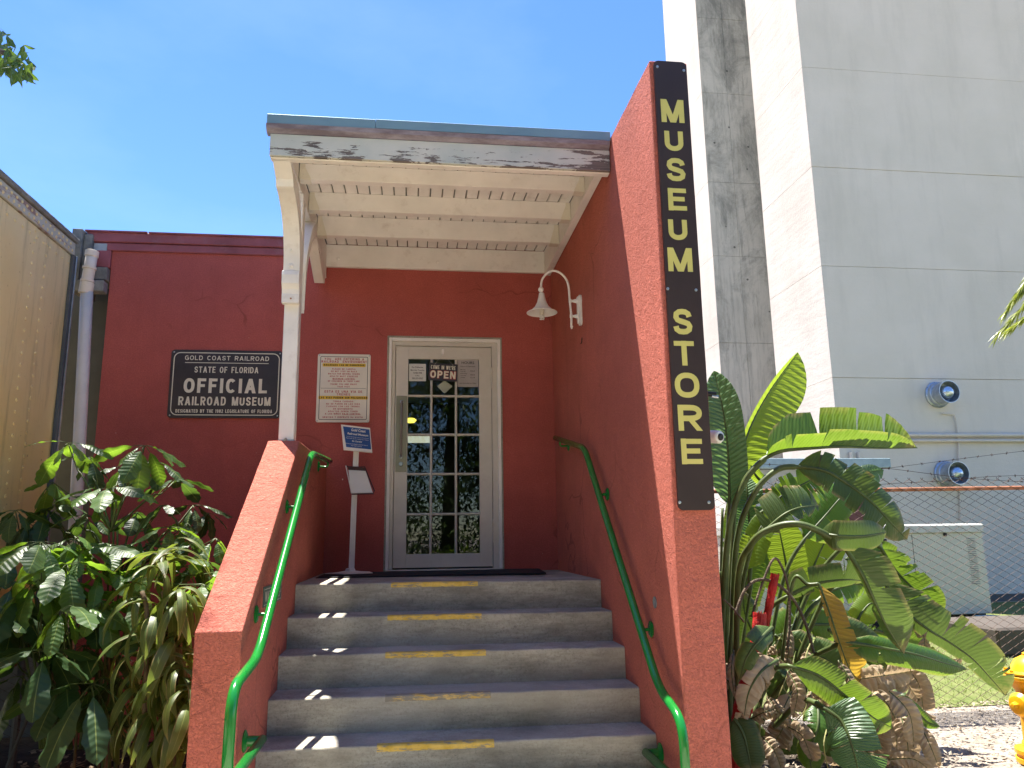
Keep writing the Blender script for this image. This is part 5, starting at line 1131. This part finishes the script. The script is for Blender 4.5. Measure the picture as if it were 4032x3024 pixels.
# red painted stumps
for lb, path, r_ in (('tall thin red painted plant stump leaning right', ((3052, 2262, -2.0), (3035, 2350, -2.0), (3010, 2480, -1.95), (2960, 2700, -1.9), (2930, 3030, -1.8)), .027), ('short thick red painted plant stump beside the tall one', ((2992, 2415, -2.15), (2985, 2500, -2.15), (2955, 2640, -2.1), (2915, 2760, -2.0), (2890, 3040, -1.9)), .040)):
    P = resample3(curve([at(*p) for p in path], 6), 40); m = MB(); rr = [r_*(.92+.16*noise.noise(p*9)+.06*(i % 3 == 0)) for i, p in enumerate(P)]
    m.tube(P, rr, 12)
    for q in range(14):
        e = 2*math.pi*q/14; u_ = Vector((math.cos(e), math.sin(e), 0))*r_*.8; m.tube([P[1]+u_, P[0]+u_*1.15+Vector((0, 0, .012*random.random()))], [.007, .002], 4)
    o = m.build('painted_stump', M['redpaint'], smooth=False); tag(o, lb, 'stump', 'red painted stumps in the paddle-leaved plant')

# ---- umbrella plants (left) : whorls of leaflets
def leaflet_mesh(kind, mat):
    rnd = random.Random(kind); m = MB(); m.uv = []; n = 14; nc = 7; vs = []
    for i in range(n+1):
        t_ = i/n; w_ = .30*(t_**.65)*(1-t_**3.2)**.8*1.25 if 0 < t_ < 1 else .004
        w_ = max(.004, w_)*(1+.16*math.sin(t_*(17+kind*2.3)+kind)*t_)*(.82+.09*(kind % 4)) 
        for c_ in range(nc):
            v = (c_/(nc-1))*2-1
            z = -.20*t_*t_ - .28*abs(v)*w_*(.6+.4*math.sin(kind)) + .018*math.sin(t_*17+kind*2+(v > 0)*1.3)*abs(v) - (.22*max(0, t_-.6)**1.4 if kind % 2 else 0)
            vs.append((t_+.08*abs(v)*w_, v*w_, z)); m.uv.append((t_, v))
    fs = [(i*nc+c_, (i+1)*nc+c_, (i+1)*nc+c_+1, i*nc+c_+1) for i in range(n) for c_ in range(nc-1)]
    m.add(vs, fs); me = m.mesh('leaf', mat, True); return me
LML = [leaflet_mesh(k, M['umbl']) for k in range(8)]; LMD = [leaflet_mesh(k, M['umbd']) for k in range(8)]
UA = thing('umbrella_plant', 'tall leafy umbrella plant against the red wall beside the downpipe', 'plant', (-2.2, -1.2, GZ), 'umbrella plants in the left bed')
UB = thing('umbrella_plant', 'darker lower umbrella plant in front of the low chain-link fence', 'plant', (-2.3, -1.6, GZ), 'umbrella plants in the left bed')
rnd = random.Random(21)
def whorl(par, px, py, Y, L, nl, up=.25, dark=False, ph=None, root=None, droop=(0, 62)):
    C_ = at(px, py, Y); ph = rnd.random()*6.28 if ph is None else ph; st_m = MB()
    for i in range(nl):
        a_ = ph+2*math.pi*i/nl+rnd.uniform(-.2, .2); el = R(-rnd.uniform(*droop)); l_ = L*1.15*rnd.uniform(.62, 1.2)
        d_ = Vector((math.cos(a_)*math.cos(el), math.sin(a_)*math.cos(el), math.sin(el)))
        pet = l_*.32; Q = C_+d_*pet+Vector((0, 0, pet*.2))
        st_m.tube([C_, C_+d_*pet*.5+Vector((0, 0, pet*.14)), Q], .0028, 4)
        X_ = d_; Yv = Vector((0, 0, 1)).cross(X_).normalized(); Yv = (Matrix.Rotation(rnd.uniform(-.6, .6), 3, X_) @ Yv); Z_ = X_.cross(Yv)
        Mx = Matrix(((X_.x, Yv.x, Z_.x, Q.x), (X_.y, Yv.y, Z_.y, Q.y), (X_.z, Yv.z, Z_.z, Q.z), (0, 0, 0, 1))) @ Matrix.Diagonal((l_, l_*rnd.uniform(.9, 1.15), l_, 1))
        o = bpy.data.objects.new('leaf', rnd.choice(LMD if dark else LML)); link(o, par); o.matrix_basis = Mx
    if root:
        Pr = at(*root); mid = C_.lerp(Pr, .5)+Vector((rnd.uniform(-.05, .05), 0, .05)); st_m.tube(curve([C_, C_.lerp(mid, .6)+Vector((0, 0, -.03)), mid, Pr], 4), [.004]*4+[.006]*4+[.008]*4+[.009], 6)
    st_m.build('stem', M['stalk'], par, smooth=True)
top = (438, 2090, -1.3); low = (455, 2300, -1.2)
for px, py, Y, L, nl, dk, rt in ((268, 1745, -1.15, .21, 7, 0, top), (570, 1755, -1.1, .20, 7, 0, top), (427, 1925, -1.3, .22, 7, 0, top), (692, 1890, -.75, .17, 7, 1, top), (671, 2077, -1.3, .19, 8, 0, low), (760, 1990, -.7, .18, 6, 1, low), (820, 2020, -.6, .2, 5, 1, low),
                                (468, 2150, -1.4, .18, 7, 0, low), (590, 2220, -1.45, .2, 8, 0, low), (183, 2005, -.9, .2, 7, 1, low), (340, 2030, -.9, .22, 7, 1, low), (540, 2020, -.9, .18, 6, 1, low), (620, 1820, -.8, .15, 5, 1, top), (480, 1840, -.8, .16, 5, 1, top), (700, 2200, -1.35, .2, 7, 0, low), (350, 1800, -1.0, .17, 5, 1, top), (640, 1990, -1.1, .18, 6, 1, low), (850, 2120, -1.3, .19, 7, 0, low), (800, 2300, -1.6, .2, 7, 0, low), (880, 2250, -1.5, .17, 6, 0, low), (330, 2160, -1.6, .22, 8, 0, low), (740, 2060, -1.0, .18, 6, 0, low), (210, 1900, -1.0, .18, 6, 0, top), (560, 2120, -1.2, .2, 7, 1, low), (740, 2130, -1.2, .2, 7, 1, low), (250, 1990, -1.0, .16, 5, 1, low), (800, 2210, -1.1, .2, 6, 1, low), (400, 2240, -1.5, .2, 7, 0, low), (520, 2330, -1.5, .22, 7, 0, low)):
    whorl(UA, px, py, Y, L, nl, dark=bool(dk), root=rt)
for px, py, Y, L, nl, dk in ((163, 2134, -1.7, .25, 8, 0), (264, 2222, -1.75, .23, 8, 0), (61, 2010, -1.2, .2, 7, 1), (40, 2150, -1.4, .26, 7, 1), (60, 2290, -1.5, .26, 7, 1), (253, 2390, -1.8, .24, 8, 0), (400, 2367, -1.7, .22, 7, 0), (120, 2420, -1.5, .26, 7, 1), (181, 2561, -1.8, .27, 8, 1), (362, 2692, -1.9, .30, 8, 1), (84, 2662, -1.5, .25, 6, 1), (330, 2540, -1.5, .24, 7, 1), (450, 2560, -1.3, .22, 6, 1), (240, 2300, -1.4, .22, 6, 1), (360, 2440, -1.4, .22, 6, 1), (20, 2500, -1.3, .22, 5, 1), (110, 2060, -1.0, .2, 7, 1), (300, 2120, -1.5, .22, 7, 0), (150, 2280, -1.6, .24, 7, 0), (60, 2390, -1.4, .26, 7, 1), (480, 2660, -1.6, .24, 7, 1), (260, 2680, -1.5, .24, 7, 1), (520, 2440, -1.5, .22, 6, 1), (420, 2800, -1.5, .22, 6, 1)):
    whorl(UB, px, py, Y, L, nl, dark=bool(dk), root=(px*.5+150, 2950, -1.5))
m = MB()
for x in (203, 224, 238, 300, 395, 425): 
    MB().tube(curve([at(x+rnd.uniform(-15, 15), 2560, -1.5), at(x+4, 2800, -1.5), Vector((at(x, 2950, -1.5).x, -1.5, GZ))], 4), .009, 7).build('trunk', M['stem'], UB, smooth=True)
for i in range(3): MB().tube(curve([at(430+i*16, 2090, -1.3), at(420+i*22, 2500, -1.2), Vector((at(420+i*25, 2900, -1.2).x, -1.2, GZ))], 5), [.007]*5+[.012]*5+[.014], 7).build('trunk', M['stalk'], UA, smooth=True)

# ---- strap-leaved corn plants
CPN = thing('corn_plant', 'corn plant with long drooping strap leaves against the parapet wall', 'plant', (-1.35, -1.9, GZ))
def strap_mesh(kind):
    m = MB(); m.uv = []; n = 16; nc = 5; vs = []; rnd_ = random.Random(kind)
    bend = (1.5, 2.0, 2.3, 1.0)[kind]; x = z = 0; a_ = .55
    for i in range(n+1):
        t_ = i/n; w_ = .058*(min(1, t_*5)*.55+.45)*(1-t_**4)*(.75+.5*math.sin(t_*3.0))
        for c_ in range(nc):
            v = (c_/(nc-1))*2-1
            vs.append((x, v*max(w_, .003), z-.35*abs(v)*w_+.006*math.sin(t_*22+kind+(v > 0)*2)*abs(v))); m.uv.append((t_, v))
        a_ -= bend*1.1/n*(1.6-t_); x += math.cos(a_)/n; z += math.sin(a_)/n
    m.add(vs, [(i*nc+c_, (i+1)*nc+c_, (i+1)*nc+c_+1, i*nc+c_+1) for i in range(n) for c_ in range(nc-1)]); return m.mesh('leaf', M['corn'], True)
SM = [strap_mesh(k) for k in range(4)]
def rosette(px, py, Y, L, nl, kinds=(0, 1, 2), tilt=0):
    C_ = at(px, py, Y)
    for i in range(nl):
        a_ = i*2.4+rnd.uniform(-.3, .3); l_ = L*rnd.uniform(.75, 1.15)
        el = rnd.uniform(-.9, .25)+tilt
        o = bpy.data.objects.new('leaf', SM[rnd.choice(kinds)]); link(o, CPN)
        o.matrix_basis = Matrix.Translation(C_+Vector((0, 0, rnd.uniform(-.10, .04)))) @ Matrix.Rotation(a_, 4, 'Z') @ Matrix.Rotation(-el, 4, 'Y') @ Matrix.Rotation(rnd.uniform(-.4, .4), 4, 'X') @ Matrix.Diagonal((l_, l_*rnd.uniform(.8, 1.2), l_, 1))
for a in ((630, 2170, -1.95, .34, 12, (0, 3)), (560, 2290, -1.75, .36, 10), (700, 2330, -2.1, .42, 16), (620, 2380, -2.0, .42, 15), (680, 2500, -2.1, .42, 16), (590, 2520, -1.9, .40, 14), (720, 2600, -2.2, .40, 15), (640, 2680, -2.1, .40, 16), (700, 2780, -2.2, .38, 15), (600, 2800, -2.0, .36, 14), (680, 2900, -2.1, .34, 14), (560, 2660, -1.8, .36, 10), (700, 2130, -1.9, .30, 8, (3,)), (500, 2760, -1.7, .34, 10), (740, 2700, -2.3, .36, 10)):
    rosette(*a)
for x in (640, 690, 560):
    MB().tube(curve([at(x, 2330, -2.0), at(x+20, 2500, -2.05), Vector((at(x+10, 2950, -2.0).x, -2.0, GZ))], 5), .013, 8).build('stem', M['stem'], CPN, smooth=True)

# ---- overhanging tree branch (top left) and palm fronds (right edge)
def leafquad(m, C_, d_, l_, w_, up=Vector((0, 0, 1))):
    s_ = d_.cross(up); s_ = s_.normalized() if s_.length > 1e-3 else Vector((1, 0, 0)); nrm = s_.cross(d_)
    vs = [C_, C_+d_*l_*.35+s_*w_*.5-nrm*w_*.15, C_+d_*l_, C_+d_*l_*.35-s_*w_*.5-nrm*w_*.15, C_+d_*l_*.4, C_+d_*l_*.72+s_*w_*.33-nrm*.1*w_, C_+d_*l_*.72-s_*w_*.33-nrm*.1*w_]
    m.add(vs, [(0, 4, 1), (0, 3, 4), (4, 2, 5), (4, 5, 1), (4, 6, 2), (4, 3, 6)]); m.uv += [(0, 0), (.35, 1), (1, 0), (.35, -1), (.4, 0), (.7, .9), (.7, -.9)]
TR = thing('overhanging_tree', 'leafy branch tip of a tree hanging in at the upper left of the sky', 'tree', (-5.2, -1.5, GZ)); rnd = random.Random(9)
trunk = [(-6.6, 1.2, GZ), (-6.5, 1.1, 1.5), (-6.3, .9, 3.6), (-5.9, .3, 4.9)]; tipb = at(60, 235, -1.0)
MB().tube(curve(trunk, 6), [.16]*6+[.13]*6+[.08]*6+[.05], 10).build('trunk', M['bark'], TR, smooth=True)
br = curve([trunk[3], at(-160, 130, -.6), at(-40, 185, -.9), at(45, 220, -1.0), tipb], 6)
MB().tube(br, [.05-.044*i/(len(br)-1) for i in range(len(br))], 7).build('branch', M['bark'], TR, smooth=True)
spots = [(8, 125), (20, 150), (22, 160), (40, 195), (60, 185), (95, 190), (100, 215), (50, 230), (30, 250), (70, 250), (110, 240), (125, 265), (90, 275), (60, 280), (40, 270), (105, 290), (80, 300), (15, 260), (5, 240), (30, 200), (120, 250), (100, 260), (75, 235), (10, 180), (50, 290), (90, 240), (-20, 210), (-30, 160), (-15, 260), (60, 262), (85, 262), (112, 272)]
for i, (px, py) in enumerate(spots):
    for q in range(3):
        m = MB(); m.uv = []; C_ = at(px+rnd.uniform(-10, 8), py-8+rnd.uniform(-8, 8), -1.0+rnd.uniform(-.25, .25)); d_ = Vector((rnd.uniform(-.5, .7), rnd.uniform(-.7, .7), rnd.uniform(-1.1, -.1))).normalized()
        leafquad(m, C_, d_, rnd.uniform(.09, .14), rnd.uniform(.036, .052), Vector((rnd.uniform(-.6, .6), rnd.uniform(-1, 1), .6))); m.build('leaf', M['treeleaf'], TR, smooth=True)
m = MB(); m.uv = []
for i in range(1400):
    C_ = Vector((-6.6, -.2, 5.4))+Vector((rnd.gauss(0, .7), rnd.gauss(0, 1.0), rnd.gauss(0, .6)))
    if C_.x > -5.6: continue
    leafquad(m, C_, Vector((rnd.uniform(-1, 1), rnd.uniform(-1, 1), rnd.uniform(-1, .1))).normalized(), .10, .035)
for i in range(120):
    c = Vector((rnd.uniform(-5.6, -2.9), rnd.uniform(-.6, 2.6), rnd.uniform(8.4, 9.6)))
    for q in range(16): leafquad(m, c+Vector((rnd.gauss(0, .17), rnd.gauss(0, .17), rnd.gauss(0, .12))), Vector((rnd.uniform(-1, 1), rnd.uniform(-1, 1), rnd.uniform(-.8, .3))).normalized(), .14, .055, Vector((rnd.uniform(-.5, .5), rnd.uniform(-.5, .5), 1)))
o = m.build('crown', M['treeleaf'], TR); o['kind'] = 'stuff'
MB().tube(curve([trunk[3], (-5.6, .6, 6.6), (-4.9, 1.0, 8.2), (-3.4, 1.0, 9.1)], 6), [.07-.003*i for i in range(19)], 7).build('branch', M['bark'], TR, smooth=True)
PT = thing('palm_tree', 'yellow-green palm frond tips hanging in at the right edge', 'palm', (6.6, -1.0, GZ)); rnd = random.Random(3)
MB().tube([(7.0, -.6, GZ), (6.95, -.6, 1.5), (6.9, -.6, 4.6)], [.16, .13, .12], 12).build('trunk', M['bark'], PT, smooth=True)
def frond(pts, L, n, spread=.35, Y=-1.0, w=.010):
    P = resample3(curve([at(*p) for p in pts], 8), n)
    MB().tube(P, [.009*(1-.8*i/n) for i in range(n+1)], 6).build('frond_stalk', M['frond'], PT, smooth=True)
    m = MB(); m.uv = []
    for i in range(2, n+1):
        T = (P[min(i+1, n)]-P[i-1]).normalized()
        for s_ in (-1, 1):
            for q in range(5):
                d_ = (T*1.0+Vector((rnd.uniform(-.15, .15), s_*spread*rnd.uniform(.2, 1), rnd.uniform(-.28, .22)))).normalized(); l_ = L*rnd.uniform(.7, 1.1)*(1-.45*i/n)
                A_ = P[i]; B_ = A_+d_*l_*.55; C_ = A_+d_*l_+Vector((0, 0, -.12*l_)); sd_ = d_.cross(Vector((rnd.uniform(-1, 1), rnd.uniform(-1, 1), 1))).normalized()*w*.5
                m.add([A_-sd_, A_+sd_, B_+sd_, C_, B_-sd_], [(0, 1, 2, 4), (4, 2, 3)]); m.uv += [(0, -.5), (0, .5), (.5, .5), (1, 0), (.5, -.5)]
    m.build('frond', M['frond'], PT)
frond([(4260, 820, -1.0), (4160, 1010, -1.0), (4050, 1180, -1.0), (3935, 1315, -1.0)], .26, 34, .25)
frond([(4300, 800, -1.1), (4180, 960, -1.1), (4070, 1100, -1.1), (3990, 1190, -1.1)], .22, 26, .3)
frond([(4300, 900, -1.05), (4200, 1060, -1.05), (4090, 1200, -1.05), (3975, 1300, -1.05)], .26, 34, .3)
frond([(4250, 760, -1.1), (4150, 930, -1.1), (4050, 1090, -1.1), (3960, 1230, -1.1)], .22, 30, .25)
frond([(4260, 560, -1.0), (4180, 700, -1.0), (4100, 850, -1.0), (4070, 930, -1.0)], .16, 18, .3)
frond([(4240, 400, -1.0), (4160, 560, -1.0), (4090, 690, -1.0), (4060, 760, -1.0)], .13, 14, .3)

# ---- litter chips and grass
rnd = random.Random(4); m = MB(); m.uv = []
for i in range(9000):
    x = rnd.uniform(1.6, 5.6); y = rnd.uniform(-3.4, .05); z = GZ-.01+rnd.uniform(0, .03)
    a_ = rnd.uniform(0, 6.28); l_ = rnd.uniform(.01, .045); w_ = l_*rnd.uniform(.25, .8); d_ = Vector((math.cos(a_), math.sin(a_), rnd.uniform(-.2, .5))); s_ = Vector((-math.sin(a_), math.cos(a_), rnd.uniform(-.5, .5)))
    C_ = Vector((x, y, z)); m.add([C_, C_+d_*l_*.5+s_*w_*.5, C_+d_*l_+Vector((0, 0, rnd.uniform(-.005, .01))), C_+d_*l_*.5-s_*w_*.5], [(0, 1, 2, 3)]); r_ = rnd.random(); m.uv += [(r_, .3)]*4
o = m.build('leaf_litter', M['chip']); struct(o, 'stuff')
m = MB(); m.uv = []
for i in range(9000):
    x = rnd.uniform(3.0, 9.5); y = rnd.uniform(-.05, 4.6); C_ = Vector((x, y, GZ-.006)); a_ = rnd.uniform(0, 6.28); h = rnd.uniform(.02, .055); s_ = Vector((math.cos(a_), math.sin(a_), 0))*.004; t_ = Vector((rnd.uniform(-.03, .03), rnd.uniform(-.03, .03), h))
    m.add([C_-s_, C_+s_, C_+t_], [(0, 1, 2)]); m.uv += [(0, .3), (0, .3), (1, .3)]
o = m.build('grass', M['lawnb']); struct(o, 'stuff')
m = MB(); m.uv = []
for i in range(1500):
    x = rnd.uniform(-2.85, -.98); y = rnd.uniform(-3.2, -.02); z = GZ+rnd.uniform(0, .02)
    a_ = rnd.uniform(0, 6.28); l_ = rnd.uniform(.03, .10); w_ = l_*rnd.uniform(.25, .6); d_ = Vector((math.cos(a_), math.sin(a_), rnd.uniform(-.2, .4))); s_ = Vector((-math.sin(a_), math.cos(a_), rnd.uniform(-.4, .4)))
    C_ = Vector((x, y, z)); m.add([C_, C_+d_*l_*.5+s_*w_*.5, C_+d_*l_, C_+d_*l_*.5-s_*w_*.5], [(0, 1, 2, 3)]); m.uv += [(.5, .3)]*4
o = m.build('fallen_leaves', M['dead']); struct(o, 'stuff')

# ---- trees and hedge behind the camera: they are what the door glass reflects
def bigtree(x, y, h, rad, label, seed):
    rnd = random.Random(seed); T_ = thing('shade_tree', label, 'tree', (x, y, GZ), 'shade trees across from the entrance')
    MB().tube([(x, y, GZ), (x+.1, y, GZ+h*.35), (x+.2, y+.1, GZ+h*.7)], [.28, .20, .08], 10).build('trunk', M['bark'], T_, smooth=True)
    m = MB(); m.uv = []
    cl = [(Vector((x, y, GZ+h*.45))+Vector((rnd.gauss(0, rad*.5), rnd.gauss(0, rad*.3), rnd.uniform(-h*.42, h*.5)))) for _ in range(260)]
    for c in cl:
        for q in range(90):
            C_ = c+Vector((rnd.gauss(0, .42), rnd.gauss(0, .40), rnd.gauss(0, .34)))
            leafquad(m, C_, Vector((rnd.uniform(-1, 1), rnd.uniform(-1, 1), rnd.uniform(-1, .5))).normalized(), .22, .08)
    o = m.build('crown', M['treeleaf'], T_); o['kind'] = 'stuff'
bigtree(-4.5, -14, 11, 4.2, 'broad dark shade tree opposite the left part of the entrance', 1)
bigtree(1.0, -15, 12, 4.4, 'tallest shade tree straight across from the door', 2)
bigtree(6.5, -14, 11, 4.2, 'shade tree opposite the right side of the steps', 3)
bigtree(-10, -21, 9, 3.2, 'far shade tree beyond the railcar end', 4)
bigtree(12, -21, 9, 3.2, 'far shade tree on the lawn side', 5)
m = MB(); m.uv = []; rnd = random.Random(8)
for i in range(9000):
    C_ = Vector((rnd.uniform(-5, 12), -13.0+rnd.gauss(0, .35), GZ+rnd.uniform(.0, 1.25)))
    leafquad(m, C_, Vector((rnd.uniform(-1, 1), rnd.uniform(-1, 1), rnd.uniform(-.6, 1))).normalized(), .16, .07)
o = m.build('hedge', M['paddle_gl']); tag(o, 'clipped bright green hedge below the shade trees', 'hedge')
